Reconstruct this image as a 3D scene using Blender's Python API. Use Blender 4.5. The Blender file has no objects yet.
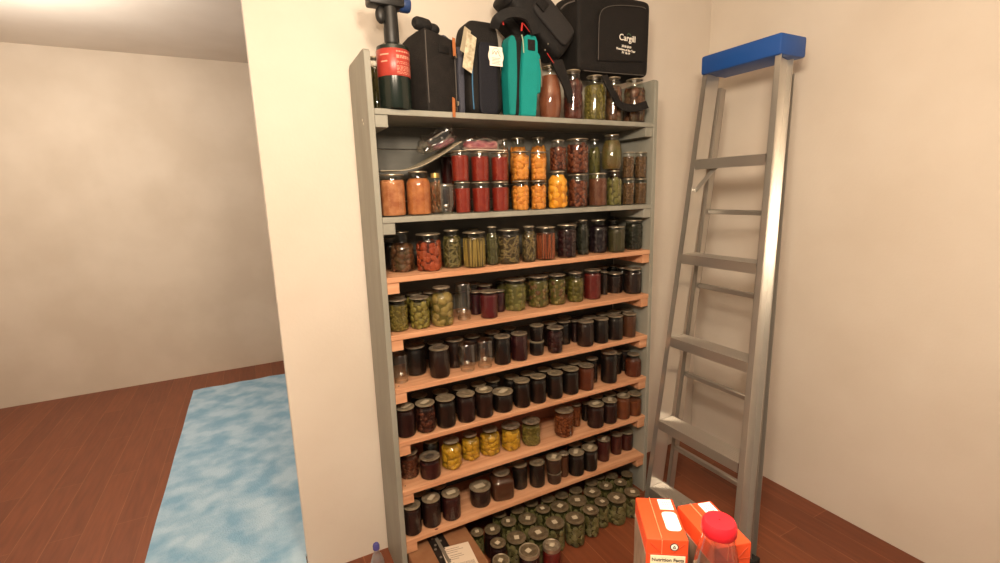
import bpy, bmesh, math, random
from mathutils import Vector, Matrix
random.seed(7)
C = bpy.context.scene.collection
PI = math.pi
S = 1.4                      # metres per survey unit
ZF = 0.67                    # survey height of the floor
# ---------------------------------------------------------------- camera (solved from the shelf corners)
CP = Vector((-0.2918, -1.1946, 1.7943)); YAW, PIT, ROL, FPX = 0.4765, -0.1864, -0.0294, 475.59
_f = Vector((math.sin(YAW)*math.cos(PIT), math.cos(YAW)*math.cos(PIT), math.sin(PIT)))
_r = Vector((math.cos(YAW), -math.sin(YAW), 0)); _u = _r.cross(_f)
RT = math.cos(ROL)*_r + math.sin(ROL)*_u; UP = -math.sin(ROL)*_r + math.cos(ROL)*_u; FW = _f
CAM = Vector((CP.x*S, CP.y*S, (CP.z-ZF)*S))
def ray(x, y): return FW + RT*((x-500)/FPX) - UP*((y-281.5)/FPX)
def atz(x, y, z):
    d = ray(x, y); return CAM + d*((z-CAM.z)/d.z)
def aty(x, y, Y):
    d = ray(x, y); return CAM + d*((Y-CAM.y)/d.y)
def atx(x, y, X):
    d = ray(x, y); return CAM + d*((X-CAM.x)/d.x)
def project(P):
    d = Vector(P)-CAM; z = d.dot(FW); return 500+FPX*d.dot(RT)/z, 281.5-FPX*d.dot(UP)/z
def depth(P): return (Vector(P)-CAM).dot(FW)
cd = bpy.data.cameras.new('camera'); cam = bpy.data.objects.new('camera', cd); C.objects.link(cam)
cd.sensor_fit = 'HORIZONTAL'; cd.sensor_width = 36; cd.lens = 36*FPX/1000; cd.clip_start = .02
cam.matrix_world = Matrix((( RT.x, UP.x, -FW.x, CAM.x), (RT.y, UP.y, -FW.y, CAM.y), (RT.z, UP.z, -FW.z, CAM.z), (0,0,0,1)))
bpy.context.scene.camera = cam
# ---------------------------------------------------------------- colours and materials
def lin(h):
    if isinstance(h, str):
        h = h.lstrip('#'); h = [int(h[i:i+2], 16)/255 for i in (0, 2, 4)]
        h = [c/12.92 if c <= .04045 else ((c+.055)/1.055)**2.4 for c in h]
    return (h[0], h[1], h[2], 1)
MATS = {}
def mat(name, col, rough=.6, metal=0, spec=.5, noise=None, bump=None, island=None):
    """noise=(scale, col2, stretch, kind) varies the base colour, bump=(scale, strength)."""
    if name in MATS: return MATS[name]
    m = bpy.data.materials.new(name); m.use_nodes = True; nt = m.node_tree; b = nt.nodes['Principled BSDF']
    b.inputs['Base Color'].default_value = lin(col); b.inputs['Roughness'].default_value = rough
    b.inputs['Metallic'].default_value = metal; b.inputs['Specular IOR Level'].default_value = spec
    if noise or bump:
        tc = nt.nodes.new('ShaderNodeTexCoord'); mp = nt.nodes.new('ShaderNodeMapping'); oi = nt.nodes.new('ShaderNodeObjectInfo')
        nt.links.new(tc.outputs['Object'], mp.inputs['Vector'])
        cx = nt.nodes.new('ShaderNodeCombineXYZ'); mu = nt.nodes.new('ShaderNodeMath'); mu.operation = 'MULTIPLY'; mu.inputs[1].default_value = 9
        nt.links.new(oi.outputs['Random'], mu.inputs[0])
        for k in range(3): nt.links.new(mu.outputs[0], cx.inputs[k])
        nt.links.new(cx.outputs[0], mp.inputs['Location'])
    if noise:
        sc, c2, st, kind = noise
        mp.inputs['Scale'].default_value = st
        if kind == 'voronoi':
            t = nt.nodes.new('ShaderNodeTexVoronoi'); t.inputs['Scale'].default_value = sc; out = t.outputs['Color']
            sep = nt.nodes.new('ShaderNodeSeparateColor'); nt.links.new(out, sep.inputs[0]); out = sep.outputs[0]
        else:
            t = nt.nodes.new('ShaderNodeTexNoise'); t.inputs['Scale'].default_value = sc; t.inputs['Detail'].default_value = 4; out = t.outputs['Fac']
        nt.links.new(mp.outputs[0], t.inputs['Vector'])
        rp = nt.nodes.new('ShaderNodeValToRGB'); lo, hi = (.15, .85) if kind == 'voronoi' else (.36, .64)
        rp.color_ramp.elements[0].position = lo; rp.color_ramp.elements[1].position = hi
        rp.color_ramp.elements[0].color = lin(col); rp.color_ramp.elements[1].color = lin(c2)
        if island:
            ge = nt.nodes.new('ShaderNodeNewGeometry'); ma = nt.nodes.new('ShaderNodeMath'); ma.operation = 'MULTIPLY_ADD'
            ma.inputs[1].default_value = .55; mb = nt.nodes.new('ShaderNodeMath'); mb.operation = 'MULTIPLY'; mb.inputs[1].default_value = .45
            nt.links.new(out, mb.inputs[0]); nt.links.new(ge.outputs['Random Per Island'], ma.inputs[0]); nt.links.new(mb.outputs[0], ma.inputs[2]); out = ma.outputs[0]
            rp.color_ramp.elements[0].position, rp.color_ramp.elements[1].position = .12, .8
        nt.links.new(out, rp.inputs[0]); nt.links.new(rp.outputs[0], b.inputs['Base Color'])
    if bump:
        t2 = nt.nodes.new('ShaderNodeTexNoise'); t2.inputs['Scale'].default_value = bump[0]; t2.inputs['Detail'].default_value = 3
        nt.links.new(mp.outputs[0], t2.inputs['Vector'])
        bp = nt.nodes.new('ShaderNodeBump'); bp.inputs['Strength'].default_value = bump[1]; bp.inputs['Distance'].default_value = .01
        nt.links.new(t2.outputs['Fac'], bp.inputs['Height']); nt.links.new(bp.outputs[0], b.inputs['Normal'])
    MATS[name] = m; return m
def clear_mat(name, tint, base=.05, edge=.55, rough=.04, gloss=(1, 1, 1)):
    if name in MATS: return MATS[name]
    m = bpy.data.materials.new(name); m.use_nodes = True; nt = m.node_tree; nt.nodes.clear()
    out = nt.nodes.new('ShaderNodeOutputMaterial'); mx = nt.nodes.new('ShaderNodeMixShader')
    tr = nt.nodes.new('ShaderNodeBsdfTransparent'); gl = nt.nodes.new('ShaderNodeBsdfGlossy')
    tr.inputs[0].default_value = lin(tint); gl.inputs[0].default_value = lin(gloss); gl.inputs['Roughness'].default_value = rough
    lw = nt.nodes.new('ShaderNodeLayerWeight'); lw.inputs[0].default_value = .35
    mr = nt.nodes.new('ShaderNodeMapRange'); mr.inputs['To Min'].default_value = base; mr.inputs['To Max'].default_value = edge
    pw = nt.nodes.new('ShaderNodeMath'); pw.operation = 'POWER'; pw.inputs[1].default_value = 2.2
    nt.links.new(lw.outputs['Facing'], pw.inputs[0]); nt.links.new(pw.outputs[0], mr.inputs[0])
    nt.links.new(mr.outputs[0], mx.inputs[0]); nt.links.new(tr.outputs[0], mx.inputs[1]); nt.links.new(gl.outputs[0], mx.inputs[2])
    nt.links.new(mx.outputs[0], out.inputs[0]); MATS[name] = m; return m
GLASS = clear_mat('jar_glass', (.95, .96, .93), .05, .22, .06)
PLASTIC = clear_mat('clear_plastic', (.80, .80, .78), .2, .6, .16)
M_LID = mat('tin_lid', '#bdb09b', .33, .65, .5, (60, '#958770', (1, 1, 1), 'noise'))
M_LIDF = mat('shaded_lid', '#85775f', .4, .5, .5, (60, '#6e614c', (1, 1, 1), 'noise'))  # darker copy of the dull lid, shelf shade over the floor jars painted in
M_LID2 = mat('dull_lid', '#ab9e86', .38, .5, .5, (60, '#94876f', (1, 1, 1), 'noise'))
M_BAND = mat('tin_band', '#b9ab96', .3, .85)
M_GOLD = mat('gold_lid', '#d9b56a', .35, .6)
M_STICK = mat('paper_sticker', '#bdb199', .8)
M_GREY = mat('grey_paint', '#97968c', .55, 0, .4, (9, '#8b8a7f', (1, 1, .3), 'noise'), (40, .12))
M_BACK = mat('shaded_back_grey', '#6f6e69', .6, 0, .3, (7, '#65645e', (.4, 1, 2), 'noise'), (30, .1))  # grey boards darkened, the shade inside the bays is in the colour
M_PINE = mat('pine_board', '#d3a07c', .55, 0, .35, (10, '#c08a66', (.35, 5, 5), 'noise'), (30, .08))
M_WALL = mat('white_wall_paint', '#dfd6ca', .8, 0, .2, (2.5, '#d9cfc2', (1, 1, 1), 'noise'), (90, .06))
M_HALL = mat('hall_wall_paint', '#d6c9b8', .8, 0, .2, (2.5, '#cdbfad', (1, 1, 1), 'noise'))
M_BLACK = mat('black_nylon', '#151312', .75, 0, .3, (30, '#1a1716', (1, 1, 1), 'noise'), (220, .35))
M_BLACK2 = mat('charcoal_nylon', '#201e1e', .7, 0, .3, (30, '#191818', (1, 1, 1), 'noise'), (220, .3))
M_NAVY = mat('navy_nylon', '#15161f', .7, 0, .3, None, (220, .3))
M_BLUEGREY = mat('slate_nylon', '#4a4b56', .75, 0, .3, None, (200, .3))
M_TEAL = mat('teal_fabric', '#0d8a85', .65, 0, .3, (18, '#0c8d89', (1, 1, 1), 'noise'), (200, .2))
M_TRIM = mat('grey_piping', '#544f4b', .6)
M_TAN = mat('tan_leather', '#b06a3c', .6)
M_STEEL = mat('steel_pull', '#bdb6a8', .3, .9)
M_WHITE = mat('white_print', '#f2ede2', .7)
M_PAPER = mat('white_paper', '#e9e0cf', .8)
M_INK = mat('dark_ink', '#3a342f', .8)
M_FAINT = mat('faint_ink', '#a08e7e', .8)
M_RED = mat('red_pull', '#c5271f', .6)
M_ORANGE = mat('orange_carton', '#cf4722', .45, 0, .4)
M_ALU = mat('brushed_aluminium', '#cbc7c0', .3, .8)
M_ALUD = mat('worn_aluminium', '#b5b0a8', .36, .8)
# ---------------------------------------------------------------- mesh helpers
def dim(h, k):
    c = lin(h); return tuple(x*k for x in c[:3])
def mesh(name, bm, smooth=True, angle=40):
    me = bpy.data.meshes.new(name); bm.to_mesh(me); bm.free()
    if smooth:
        me.polygons.foreach_set('use_smooth', [True]*len(me.polygons))
        try: me.set_sharp_from_angle(angle=math.radians(angle))
        except Exception: pass
    return me
def obj(name, me, m, parent=None, loc=(0, 0, 0), rot=(0, 0, 0), label=None):
    if isinstance(me, bmesh.types.BMesh): me = mesh(name, me)
    if not me.materials: me.materials.append(m)
    o = bpy.data.objects.new(name, me); C.objects.link(o)
    if me.materials[0] is not m:
        o.material_slots[0].link = 'OBJECT'; o.material_slots[0].material = m
    o.location = loc; o.rotation_euler = rot
    if parent: o.parent = parent
    if label: o['label'] = label
    return o
def empty(name, loc=(0, 0, 0), rz=0):
    o = bpy.data.objects.new(name, None); C.objects.link(o); o.location = loc; o.rotation_euler = (0, 0, rz); o.empty_display_size = .05; return o
def tag(o, label, cat, group=None):
    o['label'] = label; o['category'] = cat
    if group: o['group'] = group
    return o
def box(bm, x0, x1, y0, y1, z0, z1, bev=0, M=None, seg=2):
    v = bmesh.ops.create_cube(bm, size=1)['verts']
    for q in v: q.co = Vector(((x0+x1)/2+q.co.x*(x1-x0), (y0+y1)/2+q.co.y*(y1-y0), (z0+z1)/2+q.co.z*(z1-z0)))
    if bev:
        es = list({e for q in v for e in q.link_edges})
        r = bmesh.ops.bevel(bm, geom=es, offset=bev, segments=seg, affect='EDGES', profile=.5)
        v = list({q for f in r['faces'] for q in f.verts} | {q for q in v if q.is_valid})
    if M: 
        for q in v: q.co = M @ q.co
    return v
def B(*a, **k):
    bm = bmesh.new(); box(bm, *a, **k); return bm
def lathe(bm, prof, n=28, cap_bot=False, cap_top=False, power=None, M=None):
    rings = []
    for r, z in prof:
        ring = []
        for i in range(n):
            a = 2*PI*i/n; c, s = math.cos(a), math.sin(a)
            if power:
                k = 1/((abs(c)**power+abs(s)**power)**(1/power)); rr = r*(k if k < 1.28 else 1.28)
            else: rr = r
            co = Vector((rr*c, rr*s, z)); ring.append(bm.verts.new(M @ co if M else co))
        rings.append(ring)
    for A, D in zip(rings, rings[1:]):
        for i in range(n): bm.faces.new((A[i], A[(i+1) % n], D[(i+1) % n], D[i]))
    if cap_bot: bm.faces.new(rings[0][::-1])
    if cap_top: bm.faces.new(rings[-1])
    return bm
def tube(bm, pts, r, n=8, flat=None, closed=False):
    """a round tube, or with flat=(w,t,normal) a strap, through the points"""
    pts = [Vector(p) for p in pts]; rings = []
    up0 = Vector((0, 0, 1)) if not flat else Vector(flat[2])
    for i, p in enumerate(pts):
        t = (pts[min(i+1, len(pts)-1)]-pts[max(i-1, 0)]).normalized()
        if not flat and abs(t.dot(up0)) > .9: up = Vector((0, 1, 0))
        else: up = up0
        a = t.cross(up).normalized(); b = a.cross(t).normalized()
        if flat:
            w, th = flat[0]/2, flat[1]/2
            ring = [bm.verts.new(p+a*w*x+b*th*y) for x, y in ((-1, -1), (1, -1), (1, 1), (-1, 1))]
        else:
            rr = r[i] if isinstance(r, (list, tuple)) else r
            ring = [bm.verts.new(p+(a*math.cos(2*PI*k/n)+b*math.sin(2*PI*k/n))*rr) for k in range(n)]
        rings.append(ring)
    m = len(rings[0])
    for A, D in zip(rings, rings[1:]):
        for k in range(m): bm.faces.new((A[k], A[(k+1) % m], D[(k+1) % m], D[k]))
    bm.faces.new(rings[0][::-1]); bm.faces.new(rings[-1])
    return bm
def spline(pts, n=6):
    pts = [Vector(p) for p in pts]; out = []
    for i in range(len(pts)-1):
        p0, p1, p2, p3 = pts[max(i-1, 0)], pts[i], pts[i+1], pts[min(i+2, len(pts)-1)]
        for k in range(n):
            t = k/n
            out.append(.5*((2*p1)+(p2-p0)*t+(2*p0-5*p1+4*p2-p3)*t*t+(3*p1-p0-3*p2+p3)*t**3))
    out.append(pts[-1]); return out
def superbox(w, d, h, e=.28, nu=40, nv=24, taper=0, sag=0, bulge=0):
    """soft rounded block standing on z=0; taper narrows the top, bulge swells the faces"""
    bm = bmesh.new(); rows = []
    sp = lambda c, e: math.copysign(abs(c)**e, c)
    for j in range(nv+1):
        v = -PI/2+PI*j/nv; row = []
        for i in range(nu):
            u = 2*PI*i/nu; cv = max(math.cos(v), 0)**e
            x, y, z = cv*sp(math.cos(u), e), cv*sp(math.sin(u), e), sp(math.sin(v), e)
            k = 1-taper*(z+1)/2; b = 1+bulge*(1-z*z)
            row.append(bm.verts.new((w/2*x*k, d/2*y*(k if taper else 1)*b, h/2*(z+1)-sag*h*(1-x*x)*(z > .5)*.0)))
        rows.append(row)
    for A, D in zip(rows, rows[1:]):
        for i in range(nu): bm.faces.new((A[i], A[(i+1) % nu], D[(i+1) % nu], D[i]))
    bmesh.ops.remove_doubles(bm, verts=bm.verts, dist=1e-5); bmesh.ops.recalc_face_normals(bm, faces=bm.faces)
    return bm
def prism(bm, poly, y0, y1, M=None):
    """polygon in XZ pulled from y0 to y1"""
    A = [bm.verts.new((x, y0, z)) for x, z in poly]; D = [bm.verts.new((x, y1, z)) for x, z in poly]
    n = len(poly); bm.faces.new(A); bm.faces.new(D[::-1])
    for i in range(n): bm.faces.new((A[i], D[i], D[(i+1) % n], A[(i+1) % n]))
    if M:
        for v in A+D: v.co = M @ v.co
    bmesh.ops.recalc_face_normals(bm, faces=bm.faces); return bm
def text_mesh(s, size, extrude=.0004, bold=0.0):
    cu = bpy.data.curves.new('lettering', 'FONT'); cu.body = s; cu.size = size; cu.align_x = 'CENTER'; cu.align_y = 'CENTER'; cu.extrude = extrude; cu.offset = bold; cu.resolution_u = 3
    o = bpy.data.objects.new('lettering', cu); C.objects.link(o); bpy.context.view_layer.update()
    me = bpy.data.meshes.new_from_object(o.evaluated_get(bpy.context.evaluated_depsgraph_get()))
    bpy.data.objects.remove(o); me.materials.clear(); return me
def frame(o, P, X, Y):
    """place o at P with local x along X and local y along Y"""
    X = Vector(X).normalized(); Y = Vector(Y); Y = (Y-X*Y.dot(X)).normalized(); Z = X.cross(Y)
    o.matrix_world = Matrix(((X.x, Y.x, Z.x, P[0]), (X.y, Y.y, Z.y, P[1]), (X.z, Y.z, Z.z, P[2]), (0, 0, 0, 1)))
# ---------------------------------------------------------------- the room
W, D = .904*S, .258            # inner width and depth of the shelving
BT = .021                    # board thickness
WY = D+.012                  # face of the wall behind
def struct(name, bm, m):
    o = obj(name, mesh(name, bm, False), m); o['kind'] = 'structure'; return o
fm = bpy.data.materials.new('floor_boards'); fm.use_nodes = True; nt = fm.node_tree; b = nt.nodes['Principled BSDF']; b.inputs['Roughness'].default_value = .42
tc = nt.nodes.new('ShaderNodeTexCoord'); br = nt.nodes.new('ShaderNodeTexBrick'); mp = nt.nodes.new('ShaderNodeMapping')
mp.inputs['Rotation'].default_value = (0, 0, PI/2); nt.links.new(tc.outputs['Object'], mp.inputs[0]); nt.links.new(mp.outputs[0], br.inputs[0])
br.inputs['Scale'].default_value = 1; br.inputs['Brick Width'].default_value = 1.1; br.inputs['Row Height'].default_value = .13; br.inputs['Mortar Size'].default_value = .0016
br.inputs['Color1'].default_value = lin('#7e4429'); br.inputs['Color2'].default_value = lin('#703a23'); br.inputs['Mortar'].default_value = lin('#905a3c')
ns = nt.nodes.new('ShaderNodeTexNoise'); ns.inputs['Scale'].default_value = 9; m2 = nt.nodes.new('ShaderNodeMapping'); m2.inputs['Scale'].default_value = (6, .5, 1)
nt.links.new(tc.outputs['Object'], m2.inputs[0]); nt.links.new(m2.outputs[0], ns.inputs['Vector'])
mxn = nt.nodes.new('ShaderNodeMixRGB'); mxn.blend_type = 'OVERLAY'; mxn.inputs[0].default_value = .35
nt.links.new(br.outputs[0], mxn.inputs[1]); nt.links.new(ns.outputs['Fac'], mxn.inputs[2]); nt.links.new(mxn.outputs[0], b.inputs['Base Color'])
CX = -.348                   # the end of the wall, left of the shelving
struct('floor', B(-3.2, 3.2, -2.6, 4.2, -.1, 0), fm)
XW = 1.93                    # the right-hand wall
struct('wall_back', B(CX, XW, WY, WY+.12, 0, 2.75), M_WALL)
struct('wall_right', B(XW, XW+.12, -2.6, WY+.12, 0, 2.75), M_WALL)
struct('wall_far', B(-3.2, .6, 3.3, 3.42, 0, 2.75), M_HALL)
struct('ceiling', B(-3.2, 3.2, -2.6, 4.2, 2.75, 2.85), M_WALL)
struct('wall_left', B(-2.72, -2.6, -2.6, 3.3, 0, 2.75), M_HALL)
struct('trim_corner', B(CX-.004, CX, WY-.002, WY+.122, 0, 2.75), M_WALL)
# blue carpet seen past the end of the wall
M_BLUE = mat('blue_carpet', '#86aecb', .95, 0, .1, (7, '#b3cde0', (1, 1, 1), 'noise'), (160, .5))
rg = bmesh.new(); nx, ny = 12, 30; g = []
for i in range(nx+1):
    g.append([])
    for j in range(ny+1):
        y_ = .12+2.75*j/ny; x1 = CX-.008 if y_ < .40 else -.12
        g[-1].append(rg.verts.new((-.99+(x1+.99)*i/nx, y_, .012+.003*math.sin(i*1.9+j*.8))))
for i in range(nx):
    for j in range(ny): rg.faces.new((g[i][j], g[i+1][j], g[i+1][j+1], g[i][j+1]))
ext = bmesh.ops.extrude_face_region(rg, geom=list(rg.faces))
for v in ext['geom']:
    if isinstance(v, bmesh.types.BMVert): v.co.z = .001
bmesh.ops.recalc_face_normals(rg, faces=rg.faces)
tag(obj('rug', rg, M_BLUE), 'pale blue mottled rug on the floor past the end of the white wall', 'rug')
# ---------------------------------------------------------------- shelving
SZ = {k: (z-ZF)*S for k, z in zip(range(1, 9), (2.0, 1.7389, 1.5851, 1.4312, 1.2826, 1.1282, .9790, .8235))}
SZ[9] = 0.0
BOXR = atz(478, 545, .15).x
TOPZ = (2.1335-ZF)*S
unit = tag(empty('shelving_unit', (0, 0, 0)), 'tall grey shelving with eight shelves full of jars against the white wall', 'shelf')
def side(x0, x1):
    bm = bmesh.new(); r = .02; pts = [(0, .0012), (D, .0012), (D, TOPZ-r*.6), (D-r, TOPZ), (r*.6, TOPZ), (0, TOPZ-r*.4)]
    A = [bm.verts.new((x0, y, z)) for y, z in pts]; E = [bm.verts.new((x1, y, z)) for y, z in pts]; n = len(pts)
    bm.faces.new(A); bm.faces.new(E[::-1])
    for i in range(n): bm.faces.new((A[i], E[i], E[(i+1) % n], A[(i+1) % n]))
    bmesh.ops.recalc_face_normals(bm, faces=bm.faces)
    bmesh.ops.bevel(bm, geom=list(bm.edges), offset=.0015, segments=1, affect='EDGES'); return bm
obj('side_panel', mesh('side_panel', side(-BT, 0), False), M_GREY, unit); obj('side_panel', mesh('side_panel', side(W, W+BT), False), M_GREY, unit)
for k in range(1, 9):
    m = M_GREY if k <= 2 else M_PINE
    obj('shelf_board', mesh('shelf_board', B(.0005, W-.0005, 0, D, SZ[k]-.02, SZ[k], bev=.0015, seg=1), False), m, unit, label='grey painted shelf board' if k <= 2 else 'bare pine shelf board')
    for x0, x1 in ((.0005, .045), (W-.045, W-.0005)):
        obj('cleat', mesh('cleat', B(x0, x1, .004, D-.02, SZ[k]-.061, SZ[k]-.0205, bev=.0015, seg=1), False), m, unit)
zb = [(0.005, .315)]
z = .315
while z < SZ[1]-.03:
    z2 = min(z+.205, SZ[1]-.021); zb.append((z+.004, z2)); z = z2
for a, c in zb:
    obj('back_board', mesh('back_board', B(.001, W-.001, D-.001, D+.0105, a, c, bev=.0012, seg=1), False), M_BACK, unit)
obj('back_rail', mesh('back_rail', B(.05, W-.05, D-.018, D-.001, SZ[7]+.0005, SZ[7]+.065, bev=.0015, seg=1), False), mat('rail_wood', '#b98268', .6, 0, .3, (8, '#a87158', (.5, 4, 4), 'noise')), unit)
for zz in (SZ[1]-.045, SZ[1]-.038):
    pass
sb = bmesh.new()
for px_, py_ in ((362.6, 120.6), (363.6, 124)):
    q = atx(px_, py_, -BT); lathe(sb, [(.0001, 0), (.0055, 0), (.005, .0015), (.0001, .0018)], 10, M=Matrix.Translation(q) @ Matrix.Rotation(-PI/2, 4, 'Y'))
obj('screw', sb, M_STEEL, unit, label='bright screw heads in the left side panel')
nb = bmesh.new()
for px_, py_, k in ((398.8, 386.3, 5), (405.3, 486, 7), (640.5, 451, 8)):
    q = atz(px_, py_, SZ[k]); lathe(nb, [(.0001, .0012), (.0028, .001), (.003, .0002)], 8, M=Matrix.Translation((q.x, max(q.y, .004), q.z)))
obj('nail_head', nb, M_INK, unit, label='dark nail heads in the pine shelves')
q = atz(437.5, 531, SZ[8]); kb = bmesh.new(); lathe(kb, [(.0001, .0008), (.004, .0007), (.0065, .0002)], 12, M=Matrix.Translation((q.x, max(q.y, .007), q.z)) @ Matrix.Diagonal((1.2, .8, 1, 1)))
obj('knot', kb, mat('wood_knot', '#6b3320', .6), unit, label='dark knot in the lowest shelf')
# ---------------------------------------------------------------- jars
# glass profiles in units of radius and height (r, z)
SHAPES = {
 'st': [(.80, 0), (.93, .012), (.985, .045), (1, .08), (1, .78), (.985, .82), (.94, .85), (.93, .86), (.93, .985)],
 'sh': [(.80, 0), (.93, .012), (.985, .045), (1, .08), (1, .66), (.985, .72), (.92, .775), (.80, .82), (.74, .845), (.725, .86), (.725, .985)],
 'nk': [(.80, 0), (.95, .012), (1, .05), (1, .56), (.96, .62), (.82, .68), (.66, .72), (.62, .76), (.62, .985)],
 'je': [(.80, 0), (.90, .012), (.93, .05), (.955, .4), (.985, .80), (.97, .835), (.955, .85), (.955, .985)],
 'sq': [(.78, 0), (.9, .02), (.95, .08), (.985, .3), (1, .72), (.98, .78), (.96, .80), (.96, .98)],
 'rd': [(.62, 0), (.80, .015), (.92, .10), (1, .30), (1, .42), (.93, .60), (.80, .75), (.69, .835), (.66, .855), (.66, .985)],
 'sqr': [(.80, 0), (.94, .012), (.99, .05), (1, .09), (1, .70), (.97, .755), (.85, .80), (.74, .835), (.72, .85), (.72, .985)],
}
CAN = {'st': (.086, .128), 'sh': (.082, .132), 'nk': (.088, .15), 'je': (.072, .118), 'sq': (.08, .075), 'rd': (.09, .15), 'sqr': (.088, .14)}
_cache = {}
def inner_r(shape, t):
    p = SHAPES[shape]
    for (r0, z0), (r1, z1) in zip(p, p[1:]):
        if z0 <= t <= z1 and z1 > z0: return r0+(r1-r0)*(t-z0)/(z1-z0)
    return p[-1][0]
def glass_mesh(shape):
    k = ('g', shape)
    if k not in _cache:
        d, h = CAN[shape]; bm = bmesh.new(); R = d/2
        pr = [(.001, .006*h)]+[(.55*R, .004*h)]+[(r*R, z*h) for r, z in SHAPES[shape]]
        lathe(bm, pr, 32, power=5 if shape == 'sqr' else None); _cache[k] = mesh('glass', bm)
    return _cache[k]
def lid_mesh(shape):
    k = ('l', shape)
    if k not in _cache:
        d, h = CAN[shape]; bm = bmesh.new(); R = d/2*SHAPES[shape][-1][0]
        lathe(bm, [(.0005, h-.0004), (R*.62, h-.0004), (R*.66, h+.0006), (R*.80, h+.0006), (R*.84, h-.0006), (R*.95, h-.0004), (R+.0008, h-.0012), (R+.0012, h-.0032), (R+.0004, h-.0036)], 28, cap_bot=False)
        bmesh.ops.recalc_face_normals(bm, faces=bm.faces); _cache[k] = mesh('lid', bm)
    return _cache[k]
def band_mesh(shape):
    k = ('b', shape)
    if k not in _cache:
        d, h = CAN[shape]; bm = bmesh.new(); R = d/2*SHAPES[shape][-1][0]; q = .0015; t = .014
        lathe(bm, [(R*.90, h*1.001), (R*.94, h*1.010), (R+q*.7, h*1.008), (R+q, h-.002), (R+q, h-t*.45), (R+q*1.5, h-t*.6), (R+q, h-t*.75), (R+q*1.3, h-t), (R+.0002, h-t)], 28)
        _cache[k] = mesh('band', bm)
    return _cache[k]
def core(bm, shape, fill, scale=.945):
    d, h = CAN[shape]; R = d/2; pr = [(.001, .03*h)]
    for t in [.03, .05, .09, .2, .35, .5, .6, .66, .7, .74, .78, .82, .86, .9]:
        if t < fill: pr.append((inner_r(shape, t)*R*scale, t*h))
    pr.append((inner_r(shape, fill)*R*scale*.98, fill*h)); pr.append((.001, fill*h+.001))
    lathe(bm, pr, 28, power=5 if shape == 'sqr' else None)
def contents_mesh(shape, kind, fill, v):
    k = ('c', shape, kind, fill, v)
    if k in _cache: return _cache[k]
    d, h = CAN[shape]; R = d/2; bm = bmesh.new(); rnd = random.Random(hash(str(k)) % 9999 if False else sum(map(ord, shape+kind))+v*17)
    if kind == 'smooth': core(bm, shape, fill)
    else:
        core(bm, shape, fill-.03, .86)
        for fc in bm.faces: fc.material_index = 1
        def place(z, a, q, rad): return Matrix.Translation((math.cos(a)*rad, math.sin(a)*rad, z)) @ Matrix.Rotation(a, 4, 'Z') @ q
        if kind == 'sticks':                       # beans and carrots standing upright
            n = 22
            for i in range(n):
                a = 2*PI*i/n+rnd.uniform(-.06, .06); r = .0042*rnd.uniform(.85, 1.15); hh = h*(fill-.06)*rnd.uniform(.88, 1)
                rad = .945*R*.99-r; lean = rnd.uniform(-.12, .12)
                pts = [(rad*math.cos(a+lean*t), rad*math.sin(a+lean*t), .04*h+t*hh) for t in (0, .3, .6, .85, 1)]
                pts = [Vector((x*min(1, inner_r(shape, min(z/h, .97))), y*min(1, inner_r(shape, min(z/h, .97))), z)) for x, y, z in pts]
                tube(bm, pts, [r*.6, r, r, r, r*.5], 6)
        elif kind == 'cuts':                       # cut beans lying every way
            for i in range(110):
                a = rnd.uniform(0, 2*PI); z = h*rnd.uniform(.07, fill-.05); L = rnd.uniform(.018, .032); r = rnd.uniform(.0032, .0044)
                ir = inner_r(shape, z/h)*R*.93-r*1.2; tl = rnd.uniform(-1.3, 1.3)
                pts = []
                for t in (-.5, -.2, .2, .5):
                    zz = min(max(z+math.sin(tl)*L*t, .04*h), fill*h); aa = a+math.cos(tl)*L*t/ir
                    pts.append((math.cos(aa)*ir, math.sin(aa)*ir, zz))
                tube(bm, pts, [r*.75, r, r, r*.75], 6)
        else:
            rr, n, sq = {'coins': (.0125, 58, .4), 'balls': (.0135, 36, 1), 'chunks': (.0118, 80, .75), 'big': (.019, 30, .8), 'mid': (.0165, 40, .6), 'leaf': (.011, 80, .45), 'bits': (.0058, 260, .6)}[kind]
            for i in range(n):
                t = .06+(fill-.11)*((i*.754878) % 1 if kind != 'bits' else rnd.random()); a = 2*PI*((i*.56984) % 1)+rnd.uniform(-.2, .2); s = rr*rnd.uniform(.8, 1.15)
                rad = inner_r(shape, t)*R*.95-s*(sq if sq < 1 else 1)*.95
                q = Matrix.Rotation(rnd.uniform(-.5, .5), 4, 'Y') @ Matrix.Rotation(rnd.uniform(0, 6), 4, 'X') @ Matrix.Diagonal((sq, 1, 1 if kind in ('coins', 'balls') else rnd.uniform(.7, 1.2), 1))
                M = place(t*h, a, q, rad)
                if kind == 'coins':
                    lathe(bm, [(.0005, -s*.9), (s*.8, -s*.9), (s, -s*.6), (s, s*.6), (s*.8, s*.9), (.0005, s*.9)], 12, M=M @ Matrix.Rotation(PI/2, 4, 'Y'))
                else:
                    vs = bmesh.ops.create_icosphere(bm, subdivisions=2 if kind in ('balls', 'big', 'mid') else 1, radius=s)['verts']
                    for p in vs:
                        if kind not in ('balls',): p.co *= rnd.uniform(.93, 1.05) if kind in ('mid', 'big') else rnd.uniform(.86, 1.1)
                        p.co = M @ p.co
    for q in bm.verts:                             # everything stays inside the glass
        q.co.z = min(max(q.co.z, .012*h), fill*h+.004)
        lim = inner_r(shape, q.co.z/h)*R*.955; rr_ = math.hypot(q.co.x, q.co.y)
        if shape != 'sqr' and rr_ > lim: q.co.x *= lim/rr_; q.co.y *= lim/rr_
    _cache[k] = mesh('contents', bm, True, 60); return _cache[k]
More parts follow.
